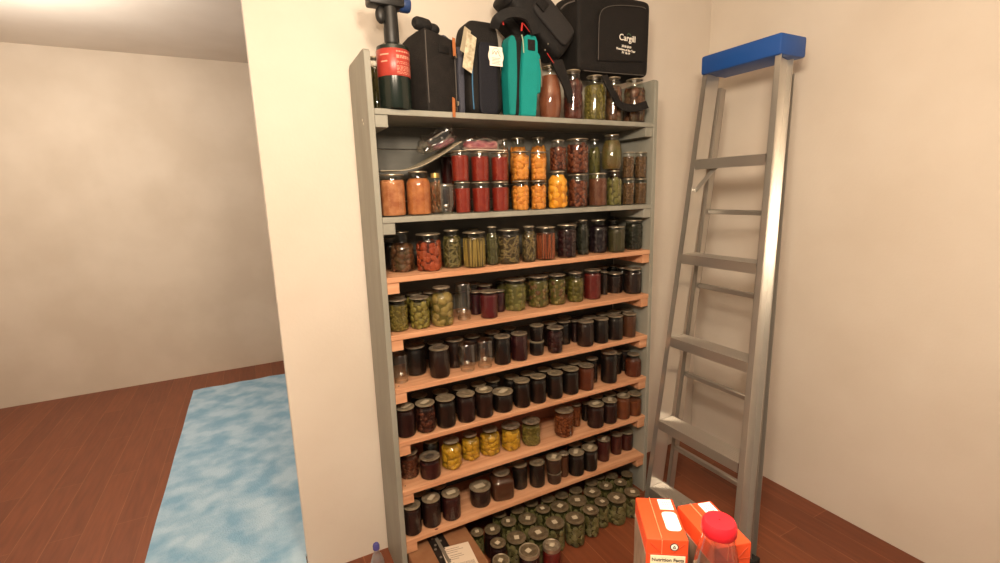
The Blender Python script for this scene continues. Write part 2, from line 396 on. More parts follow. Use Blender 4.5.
# what is in the jars: kind, colour, second colour, texture scale, kind of texture, stretch
K = {
 'salmon': ('smooth', '#a8643f', '#cf8e62', 34, 'noise'), 'sauce': ('smooth', '#a45c34', '#cc8450', 30, 'noise'),
 'shrimp': ('chunks', '#c79a76', '#8e4a2c', 90, 'voronoi'), 'red': ('smooth', '#8e241a', '#9c3220', 50, 'noise'),
 'dkred': ('smooth', '#5e1a16', '#4a1512', 50, 'noise'), 'peach': ('mid', '#c87a30', '#d8923e', 45, 'noise'),
 'peach2': ('big', '#ea9a22', '#f0ad3a', 45, 'noise'), 'brown': ('leaf', '#9a5638', '#743c28', 60, 'noise'),
 'meat': ('smooth', '#86553c', '#6b3c2a', 40, 'noise'), 'green': ('mid', '#7c7640', '#8e864c', 55, 'noise'),
 'pear': ('smooth', '#6d6a3a', '#7c5f38', 22, 'noise'), 'tan': ('bits', '#8a6642', '#6e5236', 60, 'noise'),
 'murky': ('mid', '#7a4c34', '#5b4a30', 45, 'voronoi'), 'carrot': ('coins', '#c05a34', '#a54426', 60, 'noise'),
 'beans': ('cuts', '#978a56', '#746a42', 60, 'noise'), 'wax': ('sticks', '#a48c48', '#8c743a', 50, 'noise'),
 'greens': ('leaf', '#6e6a42', '#504c2e', 70, 'noise'), 'cutbeans': ('cuts', '#988654', '#7a6644', 60, 'noise'),
 'csticks': ('sticks', '#a8592e', '#96472a', 50, 'noise'), 'beet': ('mid', '#4a1f22', '#2f1518', 50, 'noise'),
 'dkgreen': ('leaf', '#353626', '#2a2a22', 50, 'noise'), 'plum': ('big', '#33202a', '#241820', 40, 'noise'),
 'olive': ('smooth', '#4f4a2c', '#443f28', 30, 'noise'), 'kraut': ('bits', '#94823f', '#857436', 60, 'noise'),
 'sliced': ('mid', '#8e8038', '#9c8d46', 55, 'noise'), 'egg': ('big', '#a08c52', '#84703c', 40, 'noise'),
 'jellyred': ('smooth', '#651a20', '#5a161c', 14, 'noise'), 'jellymag': ('smooth', '#4c1a26', '#3c141e', 14, 'noise'),
 'balls': ('balls', '#928c4a', '#746c38', 45, 'noise'), 'balls2': ('balls', '#8c8442', '#765036', 30, 'noise'),
 'pickle': ('big', '#807630', '#685e28', 40, 'noise'), 'redsauce': ('smooth', '#7a2620', '#6c1f1c', 40, 'noise'),
 'dark': ('smooth', '#1d1614', '#241a17', 30, 'noise'), 'dkbrown': ('smooth', '#3a231c', '#2c1b17', 30, 'noise'),
 'maroon': ('smooth', '#4a1c1e', '#35151a', 40, 'noise'), 'jam': ('smooth', '#2c1a1a', '#3a2020', 30, 'noise'),
 'pieces': ('leaf', '#3a1e1a', '#7a4432', 70, 'voronoi'), 'ltbrown': ('smooth', '#6b432c', '#5c3826', 30, 'noise'),
 'rust': ('smooth', '#71381f', '#633020', 25, 'noise'), 'amber': ('smooth', '#8a4e2e', '#74402a', 25, 'noise'),
 'yellow': ('mid', '#c4962a', '#a8801f', 50, 'noise'), 'relish': ('bits', '#94863c', '#867a3e', 60, 'noise'),
 'spiced': ('bits', '#a35a2e', '#7d4424', 70, 'voronoi'), 'slicedbrown': ('leaf', '#77432c', '#643826', 50, 'noise'),
 'choc': ('smooth', '#5a3524', '#503020', 30, 'noise'), 'mauve': ('smooth', '#4c342a', '#443028', 30, 'noise'),
 'ruby': ('smooth', '#5c2620', '#4e201e', 30, 'noise'), 'dill': ('coins', '#6a6636', '#a8a070', 45, 'noise'),
 'dillred': ('smooth', '#6c1f1a', '#5c1a17', 40, 'noise'), 'wine': ('smooth', '#3c1c1e', '#301618', 30, 'noise'),
 'pinkmeat': ('smooth', '#a9694c', '#8e5038', 26, 'noise'), 'redfruit': ('mid', '#6e3628', '#5a2a20', 50, 'noise'),
}
def cmat(c):
    kind, a, b2, sc, tk = K[c]; k = {'yellow': .95, 'peach2': .9, 'peach': .95, 'egg': .8, 'wax': .75, 'shrimp': .9, 'choc': .75, 'salmon': .8, 'sauce': .8, 'red': .66, 'redsauce': .6, 'jellyred': .6, 'jellymag': .55, 'dillred': 1.0, 'dill': .48, 'ruby': .55, 'rust': .6, 'maroon': .5}.get(c, .42 if lin(K[c][1])[1] < .02 else .6)
    return mat('contents_'+c, dim(a, k), .5, 0, .2, (sc, dim(b2, k), (1, 1, 1), tk), None, kind != 'smooth')
SHADED_BRINE = {'yellow': '#8a6a1a', 'peach2': '#c07a1c', 'peach': '#a8641f', 'carrot': '#4a1c10', 'beans': '#3d381e', 'cutbeans': '#3d3220', 'wax': '#4a3c18', 'csticks': '#4a2412', 'egg': '#5a4f22', 'spiced': '#53260f', 'dill': '#2c2d14', 'brown': '#3a1810', 'murky': '#3a2416'}  # liquid core, darkened so its colour shades the gaps between pieces
def shaded_brine(c): return mat('shaded_liquid_'+c, SHADED_BRINE[c] if c in SHADED_BRINE else dim(K[c][1], .3), .5, 0, .2)
CJ = []                                            # every jar: dict
def fit(sz, xl, xr, yb, yt, Y=None):
    """size and place of a jar from its outline, standing on height sz"""
    P = atz((xl+xr)/2, yb, sz); dia = (xr-xl)/FPX*depth(P)
    hd = Vector((P.x-CAM.x, P.y-CAM.y, 0)).normalized(); Cc = P+hd*dia/2; dia = (xr-xl)/FPX*depth(Cc); Cc = P+hd*dia/2
    if Y is not None:                               # near eye level the depth is given, not read from the base
        yy = Y if Y > 0 else .05
        for _ in range(6):
            Cc = aty((xl+xr)/2, yb, yy); dia = (xr-xl)/FPX*depth(Cc)
            if Y <= 0: yy = dia/2+.012-Y
    lo, hi = .03, .4
    def topy(h): return min(project((Cc.x+dia*.43*math.cos(a), Cc.y+dia*.43*math.sin(a), sz+h))[1] for a in [k*.4 for k in range(16)])
    for _ in range(30):
        m = (lo+hi)/2
        if topy(m) > yt: lo = m
        else: hi = m
    return Cc, dia, lo
def J(sh, xl, xr, yb, yt, shape, c, desc, row='front row', zo=0, lid='tin', fill=None, on=None, sticker=0, Y=None):
    if sh <= 2 and Y is None: Y = 0
    sz = SZ[sh]+zo; Cc, d, h = fit(sz, xl, xr, yb, yt, on['y'] if on else Y)
    CJ.append(dict(sh=sh, x=Cc.x, y=Cc.y, z=sz, d=d*.985, h=h, shape=shape, c=c, desc=desc, row=row, lid=lid, fill=fill, px=(xl+xr)/2, on=on, st=sticker)); return CJ[-1]
def BJ(sh, cx, cy, d, h, shape, c, desc, row='back row', zo=0, lid='tin', fill=None, sticker=0):
    sz = SZ[sh]+zo; P = atz(cx, cy, sz+h)
    CJ.append(dict(sh=sh, x=P.x, y=P.y, z=sz, d=d, h=h, shape=shape, c=c, desc=desc, row=row, lid=lid, fill=fill, px=cx, on=None, st=sticker)); return CJ[-1]
# top shelf
J(1, 371.5, 384, 107.6, 56, 'st', 'green', 'jar of greenish preserves behind the torch', Y=.185)
J(1, 538.5, 562, 117, 64, 'rd', 'pinkmeat', 'big bulging jar of pinkish brown preserves')
J(1, 563, 583, 117.6, 68.5, 'sh', 'redfruit', 'tall jar of reddish brown fruit')
J(1, 583.5, 605.5, 118, 74, 'sh', 'relish', 'jar of yellow green relish under the cooler bag')
J(1, 604.5, 622, 118.5, 76, 'sh', 'murky', 'jar of murky brown preserves behind the black strap')
J(1, 622.5, 645, 119, 77.5, 'sh', 'murky', 'rightmost brownish green jar under the cooler bag')
# second shelf, lower row
L = 'lower row'; U = 'upper row'
J(2, 381.3, 407, 215.7, 174, 'st', 'salmon', 'jar of pinkish applesauce, nearest the left side panel', L, fill=.86)
J(2, 407.3, 432.6, 215.6, 171, 'sh', 'sauce', 'shouldered jar of orange brown sauce', L, fill=.84)
J(2, 431, 442.5, 211.5, 173.5, 'sh', 'shrimp', 'small jar with a gold lid', L, lid='gold', Y=.13)
J(2, 437, 456.5, 214.5, 183, 'sh', None, 'empty clear jar standing upside down', L)
lr = [J(2, a, b, c, e, 'je', 'red', 'pint of red puree', L, fill=.80) for a, b, c, e in ((454.8, 471, 212.8, 182), (472.3, 491, 212, 182), (492, 509.6, 211.4, 181.6))]
lo = [J(2, 512, 530, 210.6, 180.6, 'je', 'peach', 'pint of orange peaches', L, fill=.84), J(2, 530.6, 547, 209.7, 180.4, 'je', 'peach', 'pint of orange peaches', L, fill=.84)]
lb = J(2, 547.4, 568, 209.3, 171, 'sh', 'peach2', 'bright orange jar of peach halves', L, fill=.9)
l1 = J(2, 567.8, 587.8, 208.2, 174, 'st', 'brown', 'pint of dark brown sliced fruit', L, fill=.84)
l2 = J(2, 588, 607, 207.6, 173, 'st', 'meat', 'pint of smooth brown preserves', L, fill=.84)
l3 = J(2, 606.3, 621.6, 205.2, 170.3, 'sh', 'green', 'shouldered jar of green preserves', L, fill=.8)
l4 = J(2, 621.9, 634, 204.6, 178.6, 'je', 'tan', 'pint of tan minced preserves', L); l5 = J(2, 634.3, 646.3, 203.6, 178.6, 'je', 'tan', 'pint of tan minced preserves', L)
# second shelf, upper row
def up(j): return j['h']*1.014
for q, (a, b, c, e) in zip(lr, ((451.5, 470, 181, 150.4), (471, 490, 181.4, 151.5), (491.3, 509, 181.4, 152.3))):
    J(2, a, b, c, e, 'je', 'red', 'pint of red puree', U, zo=up(q), on=q, fill=.84)
J(2, 511.7, 530, 180.3, 151, 'je', 'peach', 'pint of orange peaches', U, zo=up(lo[0]), on=lo[0], fill=.88); J(2, 530.4, 547.3, 180, 151.6, 'je', 'peach', 'pint of orange peaches', U, zo=up(lo[1]), on=lo[1], fill=.88)
J(2, 549.5, 566.8, 171, 139.5, 'sh', 'brown', 'shouldered jar of dark brown fruit on a peach jar', U, zo=up(lb), on=lb, fill=.8)
J(2, 566.3, 588.8, 173.7, 138, 'st', 'brown', 'wide jar of brown sliced fruit', U, zo=up(l1), on=l1, fill=.86)
J(2, 600.7, 622, 170.6, 134, 'rd', 'pear', 'rounded jar of greenish brown pears', U, zo=up(l3), on=l3, fill=.84)
J(2, 622, 634, 178.2, 152, 'je', 'tan', 'pint of tan minced preserves', U, zo=up(l4), on=l4); J(2, 634.3, 646.5, 178, 152, 'je', 'tan', 'pint of tan minced preserves', U, zo=up(l5), on=l5)
# second shelf, stacked behind
def stackB(cx, cy, d, h, shape, c, desc, under):
    "a back stack: a lower jar hidden behind the front row and the jar seen above it"
    hh = .11
    z0 = hh*1.014; yy = D-.004-d/2; P = aty(cx, cy, yy)
    CJ.append(dict(sh=2, x=P.x, y=yy, z=SZ[2]+z0, d=d, h=P.z-SZ[2]-z0, shape=shape, c=c, desc=desc, row='back row', lid='tin', fill=None, px=cx, on=None, st=0)); j = CJ[-1]
    CJ.append(dict(sh=2, x=j['x'], y=j['y'], z=SZ[2], d=d, h=hh, shape='je', c=c, desc='mostly hidden pint jar of %s' % {'peach': 'peaches', 'l2': '', 'red': 'red puree', 'meat': 'brown preserves', 'tan': 'tan preserves'}[under['c']], row='back row, lower', lid='tin', fill=None, px=cx, on=None, st=0, under=j))
stackB(517.5, 138, .075, .158, 'sh', 'peach', 'tall shouldered jar of orange peaches', lo[0])
stackB(538, 137.5, .075, .158, 'sh', 'peach', 'tall shouldered jar of orange peaches', lo[1])
stackB(594.5, 139.5, .056, .155, 'sh', 'green', 'slim jar of green preserves', l2)
stackB(628, 145.5, .055, .125, 'je', 'meat', 'slim jar of brown preserves', l4)
stackB(447, 153, .06, .118, 'je', 'dkred', 'pint of dark red puree in shadow', lr[0])
stackB(504, 139, .038, .14, 'sh', 'shrimp', 'slim clear topped jar', lr[2])
# third shelf
J(3, 391, 416, 273, 230.5, 'nk', 'murky', 'narrow necked jar of murky brown preserves', fill=.72)
J(3, 417, 443, 272.2, 232.5, 'st', 'carrot', 'wide jar of orange carrot slices', fill=.8)
J(3, 443.6, 463.6, 269, 229, 'sh', 'beans', 'shouldered jar of cut green beans', fill=.84)
J(3, 463.2, 487.3, 269, 231, 'st', 'wax', 'wide jar of upright yellow green beans', fill=.86)
J(3, 487.5, 500.2, 265.6, 226, 'sh', 'greens', 'slim jar of dark greens', fill=.84)
J(3, 500.4, 524, 266, 229, 'st', 'cutbeans', 'wide jar of slanting cut beans', fill=.8)
J(3, 521.5, 537, 262.6, 225.6, 'sh', 'cutbeans', 'shouldered jar of pale cut beans', fill=.84)
J(3, 536.5, 557, 261, 226, 'st', 'csticks', 'jar of orange carrot sticks', fill=.84)
J(3, 557.2, 577.5, 258.6, 223.8, 'st', 'beet', 'wide jar of dark red beets', fill=.86)
J(3, 576.8, 589, 255.6, 219.6, 'sh', 'dkgreen', 'slim jar of very dark greens', fill=.9)
J(3, 588.7, 608, 253.6, 219, 'sh', 'plum', 'jar of dark purple plums', fill=.84)
J(3, 609.2, 626.6, 253.4, 226, 'st', 'olive', 'short jar of smooth olive puree', fill=.9)
J(3, 626.3, 644, 250.2, 219.2, 'st', 'dkgreen', 'wide jar of dark greens by the right side panel', fill=.9)
for cx, cy, c, t in ((471.5, 228.5, 'greens', 'jar of dark greens'), (605.5, 218, 'dark', 'dark jar'), (622, 218.5, 'dark', 'dark jar'), (566, 221.5, 'dark', 'dark jar')):
    BJ(3, cx, cy, .062, .138, 'sh', c, t)
BJ(3, 389, 238, .06, .125, 'sh', 'dark', 'dark jar')
# fourth shelf
J(4, 389.3, 409.5, 333, 297, 'st', 'kraut', 'pint of yellow green kraut', fill=.84)
J(4, 410.6, 431, 330, 295, 'st', 'sliced', 'pint of yellow green sliced vegetables', fill=.86)
J(4, 432.2, 455.6, 328, 285, 'sh', 'egg', 'tall shouldered jar of big pale olive chunks', fill=.86)
J(4, 455.8, 473, 321.6, 281, 'sh', None, 'tall empty clear jar standing upside down')
J(4, 470, 482.5, 315.6, 290, 'je', 'jellymag', 'dark magenta jelly jar')
J(4, 480, 499, 319.6, 289, 'je', 'jellyred', 'jar of deep red jelly')
J(4, 493, 505.5, 313, 289, 'je', 'jellymag', 'dark magenta jelly jar')
J(4, 504.7, 527, 312.2, 277, 'st', 'balls', 'jar of whole green tomatoes', fill=.86)
J(4, 527.6, 549.3, 308.6, 274, 'st', 'balls2', 'jar of green and brown pickled balls', fill=.86)
J(4, 548.6, 566, 306, 273, 'st', 'balls2', 'jar of green and brown pickled balls', fill=.86)
J(4, 566.8, 584, 303, 271, 'sh', 'pickle', 'shouldered jar of green pickles', fill=.8)
J(4, 583.7, 601, 300.3, 268, 'st', 'redsauce', 'jar of bright red sauce', fill=.84)
J(4, 600.2, 608, 295.4, 271, 'je', 'dkbrown', 'slim dark brown jar')
J(4, 608.4, 625, 294, 271.5, 'je', 'dkbrown', 'short dark brown jar', fill=.84)
J(4, 629.3, 647, 293.4, 266, 'st', 'dkbrown', 'wide dark brown jar by the right side panel')
for cx, cy, c, t in ((396.5, 296.5, 'kraut', 'jar of yellow green kraut'), (414.5, 293, 'sliced', 'jar of green vegetables'), (430, 291.5, 'sliced', 'jar of green vegetables'), (474, 283, 'dkbrown', 'dark jar'),
                     (487, 284.5, 'jellymag', 'dark magenta jelly jar'), (502.5, 279, 'green', 'jar of green preserves'), (516, 273.5, 'green', 'jar of green preserves'), (539, 270.5, 'green', 'jar of green preserves'), (605, 265.5, 'dark', 'dark jar'),
                     (624, 266.5, 'dark', 'dark jar'), (640, 264, 'dark', 'dark jar'), (560, 268.5, 'green', 'jar of green preserves')):
    BJ(4, cx, cy, .068, .118, 'st', c, t)
# fifth shelf
J(5, 393.6, 410.5, 385, 351, 'sh', None, 'empty clear jar standing upside down by the left side panel')
J(5, 405.8, 427.2, 377, 342.5, 'st', 'dark', 'wide black jar of dark preserves', fill=.9)
J(5, 430, 451, 379.6, 344.5, 'st', 'dkbrown', 'dark brown jar with a scrap of foil on its lid', fill=.93, sticker=2)
J(5, 446.8, 466, 369.5, 336.5, 'st', 'dkbrown', 'dark brown jar behind an empty jar', fill=.92)
J(5, 459.4, 477.8, 374.5, 341, 'sh', None, 'empty clear jar standing upside down in front of a dark jar')
J(5, 477.2, 495.4, 370.6, 337, 'sh', None, 'empty clear jar standing upside down beside a black jar')
J(5, 494.2, 511.6, 366, 333.6, 'st', 'dark', 'black jar of dark preserves', fill=.92, sticker=2)
J(5, 511.6, 529, 362.6, 331, 'st', 'maroon', 'dark maroon jar with a shiny lid', fill=.92, sticker=2)
q = J(5, 529.2, 544.6, 356.6, 338.5, 'sq', 'dark', 'squat black jar with another on its lid', lid='dull')
J(5, 529.6, 544, 339, 323, 'sq', 'dark', 'squat black jar stacked on a squat jar', 'upper row', zo=up(q), on=q, lid='dull')
J(5, 547, 564, 354.6, 325, 'je', 'beet', 'jar of maroon beets', fill=.84, sticker=2)
J(5, 556.5, 571, 345.6, 319, 'st', 'dark', 'dark jar'); J(5, 571, 579.2, 343, 319.5, 'je', 'jam', 'slim dark jar')
J(5, 578.6, 596, 348.6, 319.3, 'st', 'dkbrown', 'dark brown jar', fill=.92); J(5, 594, 609.2, 344.6, 316.6, 'st', 'dark', 'black jar of dark preserves', fill=.92)
J(5, 607.3, 624, 341.6, 313.6, 'st', 'dark', 'black jar of dark preserves', fill=.92); J(5, 623, 637.2, 338.6, 312, 'je', 'ltbrown', 'lighter brown jar', fill=.9)
for cx, cy in ((416, 341), (435.5, 342), (472, 335.5), (492, 331.5), (508.5, 327.5), (550, 322), (564, 318.5), (590, 316.5), (605, 313.5), (617, 310.8), (629, 309)):
    BJ(5, cx, cy, .072, .112, 'st', 'dark' if cx != 472 else 'jam', 'dark jar')
# sixth shelf
X6 = ((397, 417, 439.3, 402.5, 'wine', 1), (416.6, 437, 434.6, 398.5, 'pieces', 1), (436.7, 457, 429.6, 393.5, 'dark', 0), (457.2, 476.6, 424, 389.5, 'jam', 0), (476.3, 494.7, 419.6, 386, 'dkbrown', 1))
for a, b2, c, e, k, s in X6: J(6, a, b2, c, e, 'st', k, {'wine': 'dark wine red jar', 'pieces': 'dark jar of pale streaked pieces', 'dark': 'black jar of dark preserves', 'jam': 'black jam jar', 'dkbrown': 'dark brown jar with a sticker on its lid'}[k], fill=.88, sticker=s, lid='dull')
J(6, 495.2, 516.8, 416.6, 389, 'sq', 'dark', 'squat black jar with a sticker on its lid', sticker=1, lid='dull', fill=.86)
for a, b2, c, e in ((514.6, 532, 410, 377.6), (531, 548, 405.6, 373.6), (547.6, 564, 400.6, 370), (563.2, 580.5, 396.6, 366)): J(6, a, b2, c, e, 'st', 'dark', 'black jar of dark preserves', lid='dull', fill=.88)
J(6, 578.6, 594.8, 392, 362.6, 'st', 'rust', 'reddish brown jar among black ones', fill=.9)
J(6, 585.5, 598, 384, 356, 'je', 'dark', 'slim dark jar'); J(6, 600.4, 617.2, 384.6, 349, 'st', 'dark', 'tall black jar of dark preserves', fill=.9)
J(6, 619.6, 631.5, 371.6, 347, 'je', 'dark', 'slim dark jar'); J(6, 628.6, 645, 377, 350.4, 'sh', 'rust', 'jar of orange brown sauce by the right side panel', fill=.72)
for cx, cy in ((419, 394.5), (440.5, 391), (459.5, 387), (478, 383.5), (494, 379.8), (511.5, 376.2), (527.5, 372.6), (544, 368.8), (560.5, 366), (575, 362), (615, 352)):
    BJ(6, cx, cy, .072, .112, 'st', 'dark', 'dark jar', lid='dull')
# seventh shelf
J(7, 400.6, 420, 480.6, 446.5, 'st', 'slicedbrown', 'jar of brown sliced fruit, nearest the left side panel', fill=.9)
J(7, 420.6, 442, 481.2, 450.5, 'st', 'maroon', 'short maroon jar with foil on its lid', fill=.76, sticker=2)
J(7, 442, 463, 471.6, 435, 'sh', 'yellow', 'jar of bright yellow preserves', fill=.84); J(7, 461.8, 480.6, 462.4, 429.5, 'sh', 'yellow', 'jar of bright yellow preserves', fill=.82)
J(7, 480.2, 501, 457.6, 424, 'sh', 'yellow', 'jar of bright yellow preserves', fill=.82); J(7, 501.3, 521.2, 452.6, 420.4, 'st', 'yellow', 'straight jar of yellow preserves', fill=.82)
J(7, 521.7, 541, 447.6, 416, 'st', 'relish', 'jar of greenish relish', fill=.82)
J(7, 554, 574, 439.2, 405, 'st', 'spiced', 'jar of orange speckled relish', fill=.86); J(7, 571, 581, 428, 402, 'je', 'spiced', 'slim jar of orange speckled relish', fill=.9)
J(7, 581.5, 590, 422, 401, 'je', 'dark', 'slim dark jar'); J(7, 586.8, 604, 429.6, 400, 'st', 'jam', 'black jam jar', lid='dull', sticker=1); J(7, 601.3, 617, 425, 396.6, 'st', 'jam', 'black jam jar', lid='dull', sticker=1)
J(7, 615.8, 629.8, 420.6, 392.6, 'st', 'amber', 'amber brown jar', lid='dull', sticker=1); J(7, 629.2, 643.8, 416.4, 389.6, 'st', 'amber', 'amber brown jar by the right side panel', lid='dull', fill=.7)
for cx, cy, c in ((430, 444.5, 'dark'), (600, 397, 'dark'), (611.5, 393.5, 'dark'), (624, 390, 'ltbrown')): BJ(7, cx, cy, .072, .115, 'st', c, 'dark jar', lid='dull')
# eighth shelf
J(8, 404.6, 423, 537.6, 499.5, 'st', 'jam', 'black jam jar, nearest the left side panel', lid='dull', fill=.9); J(8, 423, 442.2, 529.6, 492, 'st', 'jam', 'black jam jar with a paper sticker on its lid', lid='dull', fill=.9, sticker=1)
J(8, 442.4, 461.8, 522.4, 487, 'st', 'maroon', 'dark maroon jar with a paper sticker on its lid', lid='dull', fill=.9, sticker=1)
J(8, 470, 492, 509.6, 479.6, 'sq', 'jam', 'squat black jar with a paper sticker on its lid', lid='dull', sticker=1, fill=.86)
J(8, 490.4, 513.6, 502, 465.5, 'sqr', 'choc', 'square shouldered jar of brown sauce', fill=.8)
J(8, 512.3, 528, 491, 459.6, 'st', 'dark', 'black jar of dark preserves', lid='dull', fill=.9); J(8, 529, 545.5, 489, 457.5, 'st', 'dark', 'black jar of dark preserves', lid='dull', fill=.9)
q = J(8, 547, 562, 486, 467.5, 'sq', 'mauve', 'squat brown jar with another on its lid'); J(8, 545.8, 561.8, 472, 452.5, 'sq', 'mauve', 'squat brown jar stacked on a squat jar', 'upper row', zo=up(q), on=q, lid='dull', sticker=1)
J(8, 560.5, 571, 478, 450, 'je', 'ltbrown', 'slim brown jar'); J(8, 567, 583.6, 478.6, 448.5, 'st', 'dark', 'black jar with a sticker on its lid', lid='dull', sticker=1); J(8, 582, 598.4, 473.6, 444, 'st', 'dark', 'black jar with a sticker on its lid', lid='dull', sticker=1)
J(8, 596.2, 610, 463, 435, 'je', 'ruby', 'ruby brown jar', sticker=1); J(8, 610, 622, 456, 431, 'je', 'ruby', 'ruby brown jar'); J(8, 622.3, 636, 450.6, 427, 'je', 'ruby', 'ruby brown jar', lid='dull')
for cx, cy in ((423, 494.5), (444, 488), (575, 445.3), (589, 440.3)): BJ(8, cx, cy, .072, .115, 'st', 'dark', 'dark jar', lid='dull')
# floor
F = ((575, 517.5, .09, 'dill'), (590.5, 509, .078, 'dill'), (601.5, 500.3, .07, 'dill'), (616.2, 497.3, .092, 'dill'), (632, 491.5, .08, 'dill'), (620.5, 481.7, .066, 'dill'), (605.6, 485.2, .07, 'dill'), (592.6, 492, .088, 'dill'),
     (577.4, 500, .092, 'dill'), (559.5, 506, .088, 'dill'), (543, 508.3, .07, 'dill'), (527.4, 518.2, .086, 'dill'), (508.5, 521, .07, 'dill'), (555, 522.2, .088, 'dill'), (538.2, 532.4, .092, 'dill'), (516.4, 537, .086, 'dill'),
     (529.2, 550.2, .088, 'wine'), (551.6, 545, .078, 'dillred'), (498, 542.3, .07, 'wine'), (501, 560, .072, 'wine'), (491.5, 529, .074, 'wine'), (478, 531.5, .06, 'dill'),
     (597, 483.6, .07, 'dill'), (611, 475.6, .066, 'dill'), (580.5, 490.5, .07, 'dill'), (565, 495.6, .07, 'dill'), (550, 499.5, .07, 'dill'), (534, 503.5, .07, 'dill'), (518, 509.5, .07, 'dill'), (600, 475.5, .066, 'dill'), (500, 513.5, .068, 'dill'), (627, 473.5, .062, 'dill'))
for i, (cx, cy, d, c) in enumerate(F):
    BJ(9, cx, cy, d, .124 if i not in (16,) else .13, 'st', c, {'dill': 'jar of sliced green pickles with a stickered lid' if i < 22 else 'plain lidded jar of green pickles', 'wine': 'dark wine red jar', 'dillred': 'bright red jar with a silver band'}[c] + ('' if i < 21 and c != 'dillred' else ''), row='', lid='dull' if i != 17 else 'tin', sticker=1 if i < 22 else 0, fill=.84)['band'] = i in (16, 17, 19)
# ---- settle the jars: nothing overlaps, nothing leaves its shelf
def front(j): return j['row'].startswith(('front', 'lower', 'upper')) or (j['sh'] == 9 and j['st'])
def settle():
    by = {}
    for j in CJ:
        if 'under' not in j: by.setdefault((j['sh'], j['z'] > SZ[j['sh']]+.03), []).append(j)
    for (sh, up_), js in by.items():
        yb = D-.003-(.018 if sh == 7 else 0)
        for it in range(300):
            for j in js:
                r = j['d']/2+.001
                if sh < 9:
                    if not (up_ and front(j)): j['x'] = min(max(j['x'], r), W-r); j['y'] = min(max(j['y'], r+.002), yb-r)
                else: j['x'] = min(max(j['x'], BOXR+.003+r), W-r); j['y'] = min(j['y'], D-.004-r)
            for a in range(len(js)):
                for b in range(a+1, len(js)):
                    A, Bj = js[a], js[b]; dx, dy = Bj['x']-A['x'], Bj['y']-A['y']; L_ = math.hypot(dx, dy); g = (A['d']+Bj['d'])/2+.0015-L_
                    if g > 0:
                        if L_ < 1e-5: dx, dy, L_ = .01, .01, .0141
                        wa, wb = (.02 if front(A) else 1), (.02 if front(Bj) else 1)
                        s = wa+wb; q = .6 if s < 1.5 and s > .5 else .3
                        fx, fy = dx/L_*g*q, dy/L_*g*q
                        A['x'] -= fx*wa/s; A['y'] -= fy*wa/s; Bj['x'] += fx*wb/s; Bj['y'] += fy*wb/s
            if it == 200:
                for a in js:
                    if front(a): continue
                    g = max([(a['d']+b['d'])/2+.0015-math.hypot(a['x']-b['x'], a['y']-b['y']) for b in js if b is not a]+[0])
                    if g > 0: a['d'] = max(a['d']-g, .045)
        for it in range(3):
            for a in range(len(js)):
                for b in range(a+1, len(js)):
                    A, Bj = js[a], js[b]; g = (A['d']+Bj['d'])/2+.0008-math.hypot(Bj['x']-A['x'], Bj['y']-A['y'])
                    if g > 0:
                        if front(A) == front(Bj): A['d'] -= g; Bj['d'] -= g
                        elif front(A): Bj['d'] -= 2*g
                        else: A['d'] -= 2*g
    for j in CJ:
        if j['d'] < .04: print('small jar', j['desc'], j['sh'], j['row'], round(j['d'], 3), round(j['px']))
settle()
for j in CJ:
    if 'under' in j: j['x'], j['y'], j['d'] = j['under']['x'], j['under']['y'], j['under']['d']*.98
# under-jars must clear the lower front row
SHN = {1: 'top shelf', 2: 'second shelf', 3: 'third shelf', 4: 'fourth shelf', 5: 'fifth shelf', 6: 'sixth shelf', 7: 'seventh shelf', 8: 'eighth shelf', 9: 'floor'}
ORD = ['first', 'second', 'third', 'fourth', 'fifth', 'sixth', 'seventh', 'eighth', 'ninth', 'tenth', 'eleventh', 'twelfth', 'thirteenth', 'fourteenth', 'fifteenth', 'sixteenth', 'seventeenth', 'eighteenth', 'nineteenth', 'twentieth', 'twenty-first', 'twenty-second', 'twenty-third', 'twenty-fourth', 'twenty-fifth', 'twenty-sixth', 'twenty-seventh']
def label_jars():
    for sh in range(1, 10):
        js = [j for j in CJ if j['sh'] == sh]; cnt = {}
        for j in js: cnt.setdefault(j['desc'], []).append(j)
        for d, l in cnt.items():
            if len(l) == 1: l[0]['label'] = f"{d}, on the {SHN[sh]}"; continue
            rows = {}
            for j in l: rows.setdefault(j['row'], []).append(j)
            for rw, q in rows.items():
                q.sort(key=lambda j: project((j['x'], j['y'], j['z']+j['h']))[0])
                for i, j in enumerate(q):
                    r_ = f", {rw}" if rw else ''
                    if sh == 9: j['label'] = f"{ORD[i]} {d} from the left, on the floor"
                    else: j['label'] = f"{ORD[i]} {d} from the left{r_}, {SHN[sh]}" if len(q) > 1 else f"{d}{r_}, {SHN[sh]}"
label_jars()
thread = None
def thread_mesh():
    k = 'thr'
    if k not in _cache:
        d, h = CAN['sh']; R = d/2*.725; bm = bmesh.new()
        for z in (.90, .935, .97):
            lathe(bm, [(R, z*h-.0016), (R+.0016, z*h), (R, z*h+.0016)], 28)
        _cache[k] = mesh('thread', bm)
    return _cache[k]
M_EMPTY = clear_mat('empty_glass', (.86, .86, .82), .13, .5, .14)
st_bm = None
